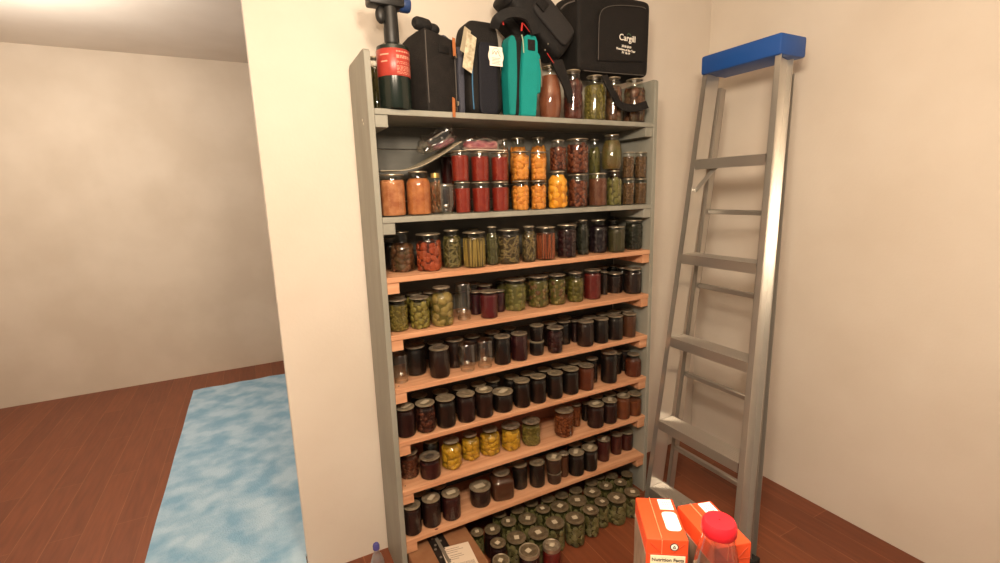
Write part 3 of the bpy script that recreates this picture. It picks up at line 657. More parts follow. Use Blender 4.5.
for n, j in enumerate(CJ):
    d0, h0 = CAN[j['shape']]; s = (j['d']/d0, j['d']/d0, j['h']/h0)
    z = j['z']+.0004
    nm = 'empty_jar' if j['c'] is None else 'canning_jar'
    e = empty(nm, (j['x'], j['y'], z), random.uniform(0, 6.28) if j['shape'] != 'sqr' else -.2); e.scale = s
    j['o'] = e
    tag(e, j['label'], 'jar', 'jars on the '+SHN[j['sh']] if j['sh'] < 9 else 'jars on the floor')
    if j['c'] is None:
        f = empty('x', (0, 0, 0)); bpy.data.objects.remove(f)
        for nm2, me in (('glass', glass_mesh(j['shape'])), ('thread', thread_mesh())):
            obj(nm2, me, M_EMPTY, e, (0, 0, h0*.99), (PI, 0, 0))
        continue
    obj('glass', glass_mesh(j['shape']), GLASS, e)
    kind = K[j['c']][0]; fill = j['fill'] or (.86 if j['shape'] in ('st', 'je', 'sq') else .82); fill = round(fill, 2)
    me = contents_mesh(j['shape'], kind, fill, n % 3 if kind != 'smooth' else 0)
    if kind != 'smooth' and not me.materials: me.materials.append(cmat(j['c'])); me.materials.append(shaded_brine(j['c']))
    co = obj('contents', me, cmat(j['c']), e)
    if kind != 'smooth': co.material_slots[1].link = 'OBJECT'; co.material_slots[1].material = shaded_brine(j['c'])
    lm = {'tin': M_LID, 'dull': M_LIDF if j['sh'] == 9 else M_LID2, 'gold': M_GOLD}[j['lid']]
    obj('lid', lid_mesh(j['shape']), lm, e)
    if j['lid'] == 'gold' or j.get('band'): obj('band', band_mesh(j['shape']), M_GOLD if j['lid'] == 'gold' else (M_BAND if j['lid'] == 'tin' else M_LID2 if random.random() < .5 else M_BAND), e)
    if j['st']:
        rr = d0/2*SHAPES[j['shape']][-1][0]; bm = bmesh.new()
        if j['st'] == 1:
            w_ = (.25 if j['sh'] == 9 else .27)*rr; l_ = (.27 if j['sh'] == 9 else .48)*rr
            box(bm, -l_, l_, -w_, w_, h0-.0002, h0+.0012)
            nm3, mm = 'lid_sticker', M_STICK
        else:
            q = [Vector((rr*.7*math.cos(a)*random.uniform(.5, 1), rr*.45*math.sin(a)*random.uniform(.5, 1), (h0+.001)+random.uniform(0, .003))) for a in [k*PI/4 for k in range(8)]]
            c0 = bm.verts.new((0, 0, (h0+.001)+.004)); vs = [bm.verts.new(p) for p in q]
            for i in range(8): bm.faces.new((c0, vs[i], vs[(i+1) % 8]))
            bm.faces.new(vs[::-1])
            nm3, mm = 'foil_scrap', M_STEEL
        yaw = random.uniform(-.5, .5)+.5-e.rotation_euler.z if j['sh'] < 9 else random.uniform(0, 1.5)
        obj(nm3, mesh(nm3, bm, False), mm, e, (random.uniform(-.1, .1)*rr, random.uniform(-.1, .1)*rr, 0), (0, 0, yaw))
# ---------------------------------------------------------------- on the top shelf
Z1 = SZ[1]+.0006
def px2m(P): return depth(P)/FPX
# propane torch
P = atz(396.3, 108, SZ[1]); hd = Vector((P.x-CAM.x, P.y-CAM.y, 0)).normalized(); rT = 15.8*px2m(P); rT = 15.8*px2m(P+hd*rT); cT = P+hd*rT
torch = tag(empty('propane_torch', (cT.x, cT.y, Z1), -.5), 'black torch head screwed on a dark green gas cylinder with a red label', 'torch')
def tz(y): return aty(395, y, cT.y)[2]-Z1
zl0, zl1, zs = tz(79), tz(52.5), tz(46.5); rH = rT*.46
bm = bmesh.new(); lathe(bm, [(.001, .004), (rT*.8, .002), (rT*.93, 0), (rT, .008), (rT, zl1), (rT*.98, zl1+.012), (rT*.86, zs-.004), (rT*.62, zs+.004), (rT*.4, zs+.008)], 40, cap_top=True)
obj('gas_cylinder', bm, mat('dark_green_enamel', '#18221d', .22, 0, .6), torch)
bm = bmesh.new(); lathe(bm, [(rT+.0002, zl0), (rT+.0009, zl0+.001), (rT+.0009, zl1-.001), (rT+.0002, zl1)], 48)
lab = obj('label', bm, mat('red_label', '#a83a30', .32, 0, .5), torch, label='red printed label round the cylinder')
bm = bmesh.new(); rnd = random.Random(3)
def band(bm, r, a0, a1, z0, z1, n=6):
    A = [bm.verts.new((r*math.cos(a0+(a1-a0)*i/n), r*math.sin(a0+(a1-a0)*i/n), z0)) for i in range(n+1)]
    E = [bm.verts.new((r*math.cos(a0+(a1-a0)*i/n), r*math.sin(a0+(a1-a0)*i/n), z1)) for i in range(n+1)]
    for i in range(n): bm.faces.new((A[i], A[i+1], E[i+1], E[i]))
hL = zl1-zl0
for i, (f, wv) in enumerate(((.86, 1), (.70, .8), (.64, .95), (.50, .7), (.44, .9), (.34, .85), (.29, .6), (.24, .9), (.19, .8), (.12, .95), (.07, .85))):
    a = -1.15
    while a < -1.15+1.9*wv:
        w_ = rnd.uniform(.06, .2); band(bm, rT+.0013, a, a+w_, zl0+hL*f, zl0+hL*(f+(.05 if i < 3 else .022)), 3); a += w_+.05
band(bm, rT+.0013, .95, 1.5, zl0+hL*.6, zl0+hL*.68); band(bm, rT+.0013, -2.2, -1.6, zl0+hL*.75, zl0+hL*.8); band(bm, rT+.0013, -2.15, -1.7, zl0+hL*.5, zl0+hL*.55)
obj('label_print', bm, mat('pale_red_print', '#e2a08a', .5), lab)
bm = bmesh.new(); zt = tz(8)
lathe(bm, [(rT*.34, zs+.004), (rH*.95, zs+.007), (rH, zs+.012), (rH, zs+.05), (rH*.96, zs+.10), (rH*.98, zt)], 28, cap_top=True, cap_bot=True)
obj('handle', bm, mat('black_plastic', '#1e1d1c', .45), torch)
bm = B(-.075, .045, -.03, .032, zt-.004, zt+.055, bev=.008); obj('head', bm, mat('black_plastic', '#1e1d1c', .45), torch, rot=(0, 0, .5))
bm = B(-.05, -.008, -.0012, .0, zt+.012, zt+.05); obj('warning_label', mesh('w', bm, False), M_PAPER, torch, (.0148, -.0266, 0), (0, 0, .5), label='white sticker on the torch head')
bm = bmesh.new(); lathe(bm, [(.006, 0), (.021, 0), (.024, .004), (.024, .03), (.02, .036), (.002, .037)], 20, cap_bot=True)
obj('regulator_knob', bm, mat('blue_plastic', '#28406f', .4), torch, (.03, .014, zt+.012), (0, PI/2, .5), label='blue knob')
bm = bmesh.new(); vs = bmesh.ops.create_icosphere(bm, subdivisions=3, radius=1)['verts']
for v in vs: v.co = Vector((-.034+v.co.x*.018, v.co.y*.015-.006, zt-.030+v.co.z*.028))
obj('trigger', bm, mat('black_plastic', '#1e1d1c', .45), torch, rot=(0, 0, .5))
bm = tube(bmesh.new(), spline([(0, 0, zt+.05), (0, 0, zt+.09), (-.03, -.01, zt+.14), (-.09, -.03, zt+.17)]), .009, 10); obj('burner_tube', bm, M_STEEL, torch, rot=(0, 0, .5))
# black upright case with tan pulls
Fc = aty(426, 60, .014); zc = aty(426, 27, .014)[2]-Z1
dC = .165; ang = min([k*.01 for k in range(60)], key=lambda a: abs(project(Fc+Vector((-math.sin(a)*dC, math.cos(a)*dC, 0)))[0]-398.5))
wC = min([k*.002 for k in range(10, 90)], key=lambda w: abs(project(Fc+Vector((math.cos(ang)*w, math.sin(ang)*w, 0)))[0]-455.5))
case = tag(empty('storage_case', (Fc.x, Fc.y, Z1), ang), 'black upright fabric case with a rolled handle and tan zip pulls, beside the torch', 'bag')
poly = [(0, 0), (dC, 0), (dC, zc*.84), (dC*.88, zc*.91), (dC*.6, zc*.965), (dC*.3, zc*.995), (0, zc)]   # side outline, depth and height
bm = bmesh.new(); A = [bm.verts.new((.0, y, z)) for y, z in poly]; E = [bm.verts.new((wC, y, z-(.018 if z > .2 else 0))) for y, z in poly]; n = len(poly)
bm.faces.new(A); bm.faces.new(E[::-1])
for i in range(n): bm.faces.new((A[i], E[i], E[(i+1) % n], A[(i+1) % n]))
bmesh.ops.recalc_face_normals(bm, faces=bm.faces); bmesh.ops.bevel(bm, geom=list(bm.edges), offset=.008, segments=3, affect='EDGES', profile=.6)
obj('body', bm, mat('case_nylon', '#1b1817', .75, 0, .3, (30, '#231f1d', (1, 1, 1), 'noise'), (220, .3)), case)
bm = tube(bmesh.new(), [(.004, -.001, .03), (.002, -.0015, zc*.5), (.002, -.001, zc-.01)], .0018, 6); obj('piping', bm, M_TRIM, case)
bm = tube(bmesh.new(), [(wC-.002, -.001, .012), (wC-.001, -.001, zc*.45), (wC-.002, -.001, zc-.055)], .0022, 6); obj('zip', bm, M_TRIM, case)
for zz in (zc*.70, .03):
    bm = B(-.004, .004, -.003, .003, 0, .016, bev=.0015); pl = obj('zip_slider', bm, M_STEEL, case, (wC-.008, -.014, zz))
    csi = (Matrix.Translation((Fc.x, Fc.y, Z1)) @ Matrix.Rotation(ang, 4, 'Z')).inverted(); o_ = Vector((wC-.008, -.014, zz))
    pp = [csi @ aty(x, y, yy)-o_ for x, y, yy in (((453.6, 38, .02), (454, 46, .016), (454.6, 56, .02)) if zz > .1 else ((453.6, 98, .012), (453.8, 106, -.004), (454.2, 117, -.0045)))]
    bm = tube(bmesh.new(), spline(pp, 4), None, flat=(.012, .003, (0, -1, .1))); obj('zip_pull', bm, M_TAN, pl, label='tan leather zip pull')
bm = bmesh.new()
for x0, x1, yy, zz, r in ((-.022, .05, .03, zc+.018, .021), (.045, .09, .035, zc+.014, .018)):
    lathe(bm, [(.001, x0), (r*.7, x0+.002), (r, x0+.012), (r*1.05, (x0+x1)/2), (r, x1-.012), (r*.7, x1-.002), (.001, x1)], 18, M=Matrix.Translation((0, yy, zz)) @ Matrix.Rotation(PI/2, 4, 'Y'))
obj('handle', bm, M_BLACK2, case, label='rolled padded handle')
bm = tube(bmesh.new(), spline([(wC*.62, .03, zc-.035), (wC*.7, .02, zc-.012), (wC*.9, .02, zc-.02), (wC*.99, .015, zc-.055), (wC*.98, .012, zc-.075)]), .009, 10); obj('strap', bm, M_BLUEGREY, case)
bm = B(wC*.42, wC*.78, -.004, .004, zc-.072, zc-.045, bev=.002); obj('strap_patch', bm, M_BLACK, case)
# navy cooler bag with white tag
def span(xl, xr, y, Y): a, c = aty(xl, y, Y), aty(xr, y, Y); return (a.x+c.x)/2, c.x-a.x
yN = .03; xc, wN = span(468, 506, 80, yN); hN = aty(485, 23.5, yN+.06)[2]-Z1; dN = .17
navy = tag(empty('cooler_bag', (xc, yN+dN/2, Z1)), 'navy and black rounded bag with a white hang tag, between black case and teal bag', 'bag')
bm = superbox(wN, dN, hN, .34, 40, 24, .18); obj('body', bm, M_BLACK, navy)
bm = superbox(wN*.52, .02, hN*.74, .3, 32, 20, .1); obj('front_panel', bm, M_NAVY, navy, (.004, -dN/2+.004, .004))
bm = tube(bmesh.new(), spline([(-wN*.36, -dN*.47, .02), (-wN*.38, -dN*.48, hN*.3), (-wN*.35, -dN*.46, hN*.55)]), .0025, 6); obj('blue_piping', bm, mat('blue_piping', '#3c6f96', .6), navy)
bm = superbox(.03, .08, .25, .4, 24, 16); obj('side_pocket', bm, M_BLUEGREY, navy, (-wN/2-.004, .0, .002))
tg = aty(495.5, 56.5, yN-.006); bm = bmesh.new(); lathe(bm, [(.001, 0), (.0325, 0), (.0325, .0008), (.001, .0008)], 32)
t1 = obj('tag_disc', bm, M_PAPER, navy); t1.matrix_parent_inverse = Matrix(); t1.location = (tg.x-xc, -dN/2-.009, tg.z-Z1); t1.rotation_euler = (PI/2, 0, 0)
t2 = obj('hang_tag', mesh('t', B(-.027, .027, -.035, .033, .0009, .0019), False), M_WHITE, t1, label='white square hang tag')
bm = bmesh.new()
tube(bm, spline([(-.014, .006, .0023), (-.006, .016, .0023), (.0, .006, .0023), (.006, .018, .0023), (.013, .006, .0023), (.018, -.002, .0023)]), .0012, 5)
tube(bm, spline([(-.017, .004, .0023), (-.01, .024, .0023), (.006, .026, .0023), (.018, .012, .0023)]), .0007, 5)
for k in range(5): box(bm, -.018, .018-.004*(k % 2), -.008-.005*k, -.0065-.005*k, .002, .0023)
obj('tag_print', bm, M_FAINT, t2)
# paper leaflet leaning between the bags
la, lb_, lc = aty(470, 31, yN-.004), aty(476.5, 38, yN-.006), aty(462, 70, yN-.004)
def quad(bm, a, b, c, t):
    a, b, c = Vector(a), Vector(b), Vector(c); d = b+c-a; nrm = (b-a).cross(c-a).normalized()*t
    f = [bm.verts.new(p) for p in (a, b, d, c)]; g = [bm.verts.new(p+nrm) for p in (a, b, d, c)]
    bm.faces.new(f); bm.faces.new(g[::-1])
    for i in range(4): bm.faces.new((f[i], g[i], g[(i+1) % 4], f[(i+1) % 4]))
    bmesh.ops.recalc_face_normals(bm, faces=bm.faces)
bm = bmesh.new(); a = aty(467.2, 31, .008); c = aty(462.5, 67, .008); b2 = aty(476.6, 38, .012); quad(bm, a, b2, c, .0008)
lf = obj('leaflet', mesh('l', bm, False), mat('leaflet_paper', '#d8cdb4', .8, 0, .3, (60, '#a79a80', (1, 1, 1), 'noise'))); tag(lf, 'cream printed paper leaflet tucked upright between the black case and navy bag', 'leaflet')
bm = bmesh.new(); quad(bm, aty(464.5, 26, .024), aty(471, 31, .026), aty(460, 50, .024), .0008)
lf = obj('leaflet', mesh('l', bm, False), mat('leaflet_grey', '#a99c84', .8)); tag(lf, 'grey paper leaflet corner showing behind the cream leaflet', 'leaflet')
# teal lunch bag
yT = .02; xc, wT = span(508.5, 539, 80, yT); hT = aty(523, 36, yT+.02)[2]-Z1; dT = .085
teal = tag(empty('lunch_bag', (xc, yT+dT/2, Z1)), 'teal and black lunch bag standing between the navy bag and jars', 'bag')
bm = superbox(wT*.94, dT, hT, .26, 36, 22, .08); obj('body', bm, M_BLACK, teal)
def blade(x0, x1, x2, x3, z0, z1, y0, y1):       # upright curved panel, bottom x0..x1, top x2..x3
    bm = bmesh.new(); n = 14; rows = []
    for k in range(n+1):
        t = k/n; s = math.sin(t*PI)*.006; xa = x0+(x2-x0)*t-s; xb = x1+(x3-x1)*t+s; zz = z0+(z1-z0)*t
        if k == n: xa += .008; xb -= .008
        rows.append([bm.verts.new(p) for p in ((xa, y0, zz), (xb, y0, zz), (xb, y1, zz), (xa, y1, zz))])
    for A, E in zip(rows, rows[1:]):
        for i in range(4): bm.faces.new((A[i], A[(i+1) % 4], E[(i+1) % 4], E[i]))
    bm.faces.new(rows[0][::-1]); bm.faces.new(rows[-1]); bmesh.ops.recalc_face_normals(bm, faces=bm.faces)
    bmesh.ops.bevel(bm, geom=[e for e in bm.edges if e.calc_face_angle(0) > .7], offset=.003, segments=2, affect='EDGES'); return bm
k = wT/30.5
def tx(px): return (px-523.75)*k
obj('left_panel', blade(tx(508.6), tx(514), tx(509), tx(516), .003, hT*.96, -dT/2-.008, dT*.1), mat('teal_fabric2', '#0d817d', .65, 0, .3, None, (200, .2)), teal)
obj('front_panel', blade(tx(518.5), tx(533.5), tx(523.5), tx(536), .001, hT*.985, -dT/2-.016, dT*.1), M_TEAL, teal)
obj('side_panel', blade(tx(533), tx(539.5), tx(535), tx(539.5), hT*.3, hT*.8, -dT/2-.006, dT*.1), M_TEAL, teal)
bm = B(tx(526), tx(533), -.003, .003, hT*.80, hT*.93, bev=.002); obj('patch', bm, M_BLACK, teal, (0, -dT/2-.0165, 0), label='black patch')
bm = tube(bmesh.new(), [(tx(520), -dT/2-.018, hT*.97), (tx(521), -dT/2-.019, hT*.9), (tx(521.5), -dT/2-.019, hT*.76)], .0024, 6); obj('zip_pull', bm, mat('pale_cord', '#9fae94', .6), teal)
bm = tube(bmesh.new(), [(tx(538.8), -dT/2-.008, hT*.72), (tx(540.5), -dT/2-.009, hT*.55), (tx(540.2), -dT/2-.009, hT*.38)], .0026, 6); obj('side_strap', bm, M_STEEL, teal)
# big black cooler bag on the jar tops
yC = .05; zb_ = max(j['z']+j['h'] for j in CJ if j['sh'] == 1 and j['px'] > 565)+.003
xl, xr = aty(577.5, 40, yC).x, aty(648.5, 40, yC).x
a, c = aty(573, 40, yC), aty(647.5, 40, yC); wB = xr-xl; hB = aty(600, -8, yC)[2]-zb_; dB = .175
cool = tag(empty('cooler_bag', ((xl+xr)/2, yC+dB/2-.006, zb_)), 'large black cooler bag with white lettering, resting on jars at the right end', 'bag')
bm = superbox(wB, dB, hB, .13, 48, 26, -.02); obj('body', bm, M_BLACK, cool)
def cl(px, py): p = aty(px, py, yC-.012); return (p.x-(xl+xr)/2, p.z-zb_)
pts = [cl(598, 60), cl(598.5, 30), cl(600, 14), cl(606, 7.5), cl(620, 5.5), cl(640, 7), cl(645.5, 9)]
fp = [cl(x, y) for x, y in ((598, 61), (598.5, 14), (601, 9), (606, 6.5), (643, 8), (645.5, 11), (643, 62))]
bm = bmesh.new(); prism(bm, fp, -dB/2-.008, -dB/2+.012); bmesh.ops.bevel(bm, geom=list(bm.edges), offset=.003, segments=2, affect='EDGES')
obj('front_pocket', bm, mat('pocket_nylon', '#1a1716', .75, 0, .3, None, (220, .3)), cool)
bm = tube(bmesh.new(), spline([(x, -dB/2-.0085, z) for x, z in pts]), .0016, 6); obj('piping', bm, M_TRIM, cool)
bm = tube(bmesh.new(), spline([(x, -dB/2+.002, z) for x, z in (cl(585, 70), cl(600, 71.5), cl(625, 73.5), cl(645, 75))]), .0018, 6); obj('seam', bm, M_TRIM, cool)
bm = tube(bmesh.new(), spline([(x, -dB/2+.004, z) for x, z in (cl(562, 8), cl(568, 3), cl(576, 0))]), .003, 6); obj('zip', bm, M_TRIM, cool)
tx0, tz0 = cl(627, 38.7); dirx = Vector((1, 0, -.06))
tl = obj('logo_lettering', text_mesh('Cargill', .036, .0004, .0003), M_WHITE, cool, (tx0, -dB/2-.0092, tz0), (PI/2, .03, 0), label='white company lettering')
bm = bmesh.new(); tube(bm, spline([(-.010, 0, 0), (-.002, 0, .0075), (.008, 0, .004), (.012, 0, -.001)]), [.0004]+[.0013]*17+[.0004], 6)
obj('leaf_mark', bm, mat('green_print', '#4f6b4c', .7), cool, (tx0+.007, -dB/2-.0092, tz0+.0125))
for (px, py), s, sz in (((626, 47), '2018-2019', .0125), ((625.4, 50.3), 'Members of the Year', .0125), ((625.4, 53.4), 'FY 18-19', .0125)):
    x_, z_ = cl(px, py); obj('small_lettering', text_mesh(s, sz, .0003, .0003), M_WHITE, cool, (x_, -dB/2-.0092, z_), (PI/2, .05, 0))
pts = [aty(x, y, yy) for x, y, yy in ((604, 75.5, .012), (608, 84, -.002), (614, 95, -.006), (619, 104, -.006), (626, 107.5, -.006), (637, 107.5, -.006), (647, 104.5, -.005))]
loc = Vector(((xl+xr)/2, yC+dB/2-.006, zb_)); sp = [p-loc for p in spline(pts, 6)]
bm = tube(bmesh.new(), sp, None, flat=(.034, .006, (0, -1, .25))); obj('shoulder_strap', bm, M_BLACK, cool)
# charcoal backpack lying across the bags
Pc = aty(534, 27, .12); pk = tag(empty('backpack', Pc), 'charcoal backpack lying tilted over the teal bag with red zip pulls', 'backpack')
axis = (aty(566, 62, .12)-aty(517, 4, .12)); L_ = .33; tilt = math.atan2(axis.z, axis.x)
R_ = Matrix.Rotation(-tilt, 4, 'Y')
pk.matrix_world = Matrix.Translation(Pc) @ R_
iv0 = (Matrix.Translation(Pc) @ R_).inverted()
bm = superbox(.31, .15, .145, .36, 44, 24); obj('body', bm, M_BLACK2, pk, (.0, .0, -.055))
bm = superbox(.20, .03, .09, .36, 32, 18); obj('front_pocket', bm, mat('pack_pocket', '#2a2828', .7, 0, .3, None, (200, .3)), pk, (.03, -.075, -.012))
bm = superbox(.05, .13, .12, .5, 24, 16); obj('padded_end', bm, M_BLACK2, pk, (-.155, .0, -.055))
bm = superbox(.17, .09, .10, .4, 28, 16); q_ = iv0 @ aty(513, 29, .155); obj('end_pocket', bm, M_BLACK, pk, (q_.x, q_.y, q_.z-.037))
bm = B(-.025, .02, -.006, .006, -.02, .02, bev=.004); obj('buckle', bm, M_BLACK, pk, (-.045, -.092, .03))
iv = (Matrix.Translation(Pc) @ R_).inverted()
def inpk(*ps): return [iv @ aty(x, y, yy) for x, y, yy in ps]
bm = tube(bmesh.new(), spline(inpk((494, 28, .02), (497.5, 19, .0), (507, 13.5, -.006), (518, 13, -.01), (528, 17.5, -.012), (533, 27, -.012), (535, 34, -.012))), None, flat=(.034, .012, (0, -1, .1))); obj('arched_flap', bm, M_BLACK2, pk)
bm = tube(bmesh.new(), spline(inpk((502.5, 21, .012), (503.5, 25, .010))), .003, 6); obj('zip_pull', bm, M_RED, pk, label='red zip pull')
bm = tube(bmesh.new(), spline(inpk((522.3, 23, .008), (521.5, 31, .006))), .0035, 6); obj('zip_pull', bm, M_RED, pk, label='red zip pull')
bm = tube(bmesh.new(), spline(inpk((523.5, 23.5, .008), (531, 33.5, .004))), .0014, 6); obj('red_cord', bm, M_RED, pk)
bm = tube(bmesh.new(), spline(inpk((547, 53, .006), (555.5, 66, .01))), .0016, 6); obj('red_cord', bm, M_RED, pk)
bm = bmesh.new()
for q in inpk((548, 44, .006), (545, 50, .006)): lathe(bm, [(.001, -.003), (.003, -.002), (.003, .002), (.001, .003)], 8, M=Matrix.Translation(q))
obj('metal_stud', bm, M_STEEL, pk)
pl = [aty(x, y, yy) for x, y, yy in ((556, 60, .014), (561, 72, .01), (566, 84, .008), (569, 95, .007), (570.5, 103, .008))]
bm = bmesh.new(); pr = spline([iv @ p for p in pl], 6); rings = []
nn = len(pr)
for i, p in enumerate(pr):
    w_ = .028*(1-.62*i/(nn-1)); ax = (iv.to_3x3() @ Vector((1, 0, .15))).normalized(); ay = (iv.to_3x3() @ Vector((0, 1, 0)))
    rings.append([bm.verts.new(p+ax*w_*sx+ay*.005*sy) for sx, sy in ((-1, -1), (1, -1), (1, 1), (-1, 1))])
for A, E in zip(rings, rings[1:]):
    for i in range(4): bm.faces.new((A[i], A[(i+1) % 4], E[(i+1) % 4], E[i]))
bm.faces.new(rings[0][::-1]); bm.faces.new(rings[-1]); bmesh.ops.recalc_face_normals(bm, faces=bm.faces)
obj('hanging_strap', bm, M_BLACK, pk)
# ---------------------------------------------------------------- second shelf: card sheet and plastic package
fe = [aty(x, y, .03) for x, y in ((380.8, 171.2), (392, 171), (404, 170.6), (414, 168.6), (425, 164.8), (436, 158.8), (446, 152.6), (455, 146.5), (462, 141.8))]
fe[0].x = max(fe[0].x, .003)
fe = spline(fe, 4); bm = bmesh.new(); rows = []
for i, p in enumerate(fe):
    rows.append([bm.verts.new(q) for q in (p, p+Vector((.004, .08, .001)), p+Vector((.006, .165, .003)), p+Vector((.006, .165, .0055)), p+Vector((.004, .08, .0035)), p+Vector((0, 0, .0025)))])
for A, E in zip(rows, rows[1:]):
    for i in range(6): bm.faces.new((A[i], A[(i+1) % 6], E[(i+1) % 6], E[i]))
bm.faces.new(rows[0][::-1]); bm.faces.new(rows[-1]); bmesh.ops.recalc_face_normals(bm, faces=bm.faces)
tag(obj('card_sheet', bm, mat('grey_card', '#a59a84', .6)), 'grey curling sheet laid over the applesauce jars, its right end bent up', 'sheet')
topr = max(j['z']+j['h']*1.013 for j in CJ if j['sh'] == 2 and j['c'] == 'red' and j['row'] == U)
pa, pb = aty(466, 148, .05), aty(499, 149, .05)
pkg = tag(empty('plastic_package', ((pa.x+pb.x)/2, .07, topr+.001)), 'clear plastic packet of pink things lying on the stacked red jars', 'package')
wp = pb.x-pa.x+.03
def crumple(w, d, h, amp, seed):
    bm = superbox(w, d, h, .6, 40, 20); r = random.Random(seed)
    for v in bm.verts:
        n_ = math.sin(v.co.x*90+seed)*math.sin(v.co.y*70+v.co.z*120)+.5*math.sin(v.co.x*210+v.co.z*160)
        v.co += v.co.normalized()*amp*n_
        v.co.z = max(v.co.z, 0)
    return bm
obj('plastic_film', crumple(wp, .1, .05, .005, 1), PLASTIC, pkg, (0, 0, .0022))
cc = crumple(wp*.78, .07, .034, .005, 3); obj('pink_filling', cc, mat('pink_goods', '#b2566a', .6, 0, .4, (60, '#d08a8c', (1, 1, 1), 'noise')), pkg, (.0, .0, .0035))
obj('paper_card', mesh('p', B(-wp*.5, wp*.5, -.056, .02, 0, .0018), False), M_PAPER, pkg, label='white card in the packet')
pa = aty(446, 143, .07); pa = aty(440, 152, .1); bg = tag(empty('plastic_bag', (pa.x, .1, pa.z+.014), 0), 'crumpled clear bag of pink packets lying on the curled grey sheet', 'bag')
bm = crumple(.15, .10, .062, .008, 5); obj('plastic_film', bm, PLASTIC, bg, (0, 0, 0), (0, -.44, 0))
bm = crumple(.09, .06, .022, .003, 6); obj('pink_filling', bm, mat('pink_goods2', '#99546a', .6, 0, .4, (60, '#8a6468', (1, 1, 1), 'noise')), bg, (.02, 0, .006), (0, -.44, 0))
# ---------------------------------------------------------------- cardboard box under the lowest shelf
zB = .150; xR = BOXR
bx_ = tag(empty('cardboard_box', (0, 0, 0)), 'brown cardboard box with black tape and white shipping label under the lowest shelf', 'box')
M_CARD = mat('cardboard', '#8d6547', .8, 0, .2, (14, '#83593d', (1, 1, 1), 'noise'))
obj('carton', mesh('carton', B(.006, xR, -.19, D-.012, .001, zB, bev=.003, seg=1), False), M_CARD, bx_)
t0, t1_ = atz(430, 545, zB).x, atz(449, 545, zB).x
tp = obj('tape', mesh('tape', B(t0, t1_, -.1905, D-.012, zB-.001, zB+.0006), False), mat('black_tape', '#211d1a', .35), bx_, label='black printed packing tape')
bm = bmesh.new(); r = random.Random(5); yy = -.17
while yy < .18:
    for xx in (.22, .6): 
        if r.random() < .8: lathe(bm, [(.0005, 0), (.006, 0), (.006, .0004), (.0005, .0004)], 10, M=Matrix.Translation((t0+(t1_-t0)*(xx+r.uniform(-.08, .08)), yy+r.uniform(-.01, .01), zB+.0007)))
    yy += .035
box(bm, t0+(t1_-t0)*.42, t0+(t1_-t0)*.62, -.12, .04, zB+.0005, zB+.001)
obj('tape_print', mesh('tp', bm, False), mat('tape_grey', '#6f675c', .6), tp)
la = [atz(x, y, zB+.0008) for x, y in ((440.5, 548.5), (468, 541.5), (481, 568))]
bm = bmesh.new(); quad(bm, la[0], la[1], la[0]+(la[2]-la[1]), .0006); sl = obj('shipping_label', mesh('sl', bm, False), mat('label_paper', '#d9c8b4', .7), bx_, label='white shipping label with a barcode')
U_ = (la[1]-la[0]); V_ = (la[2]-la[1]); bm = bmesh.new()
def lq(u0, u1, v0, v1):
    p = la[0]+U_*u0+V_*v0+Vector((0, 0, .0009)); quad(bm, p, p+U_*(u1-u0), p+V_*(v1-v0), .0002)
for i, (v, w_) in enumerate(((.10, .5), (.17, .62), (.24, .4), (.34, .5), (.41, .55), (.48, .35))): lq(.12 if i < 3 else .2, .12+w_, v, v+.02)
u = .30; r = random.Random(2)
while u < .93: w_ = r.uniform(.008, .03); lq(u, u+w_, .66, .8); u += w_+r.uniform(.012, .025)
lq(.08, .2, .62, .76)
obj('label_print', mesh('lp', bm, False), M_FAINT, sl)
# ---------------------------------------------------------------- folded stepladder against the right wall
T_ = aty(707.5, 73, -.02); F_ = atz(646.5, 512, .0); F_.z = .001
lad = tag(empty('stepladder', (F_.x, F_.y, 0)), 'aluminium stepladder with blue top cap, leaning right of the shelving', 'ladder'); lo_ = Vector((F_.x, F_.y, 0))
RV = (T_-F_); RL = RV.length; RD = RV.normalized()
side_n = Vector((0, 1, 0)); fx = side_n.cross(RD).normalized()          # across the web, away from the steps' front
if fx.x < 0: fx = -fx
def rail(bm, a, b, wd, fl, th, sgn):
    d = (b-a).normalized(); f = Vector((0, 1, 0)).cross(d).normalized()
    if f.x < 0: f = -f
    n_ = Vector((0, 1, 0))*sgn
    for (u0, u1, v0, v1) in ((0, wd, 0, th), (0, th, 0, fl), (wd-th, wd, 0, fl)):
        vs = [bm.verts.new(p+f*u+n_*v-lo_) for p in (a, b) for u, v in ((u0, v0), (u1, v0), (u1, v1), (u0, v1))]
        for q in ((0, 1, 2, 3), (7, 6, 5, 4), (0, 4, 5, 1), (1, 5, 6, 2), (2, 6, 7, 3), (3, 7, 4, 0)): bm.faces.new([vs[i] for i in q])
    bmesh.ops.recalc_face_normals(bm, faces=bm.faces); return bm
wt, wb = .33, .46
def farp(t): return F_+RV*t
def nearp(t): return farp(t)+Vector((0, -(wb+(wt-wb)*t), 0))
RW = .085
obj('rail', mesh('rail', rail(bmesh.new(), farp(0), farp(1), RW, .026, .003, 1), False), M_ALU, lad)
obj('rail', mesh('rail', rail(bmesh.new(), nearp(0), nearp(1), RW, .026, .003, -1), False), M_ALU, lad)
def rail_t(y):
    lo, hi = 0, 1
    for _ in range(40):
        m = (lo+hi)/2
        if project(farp(m))[1] > y: lo = m
        else: hi = m
    return lo
steps = [rail_t(y) for y in (160, 254, 337, 420, 487)]
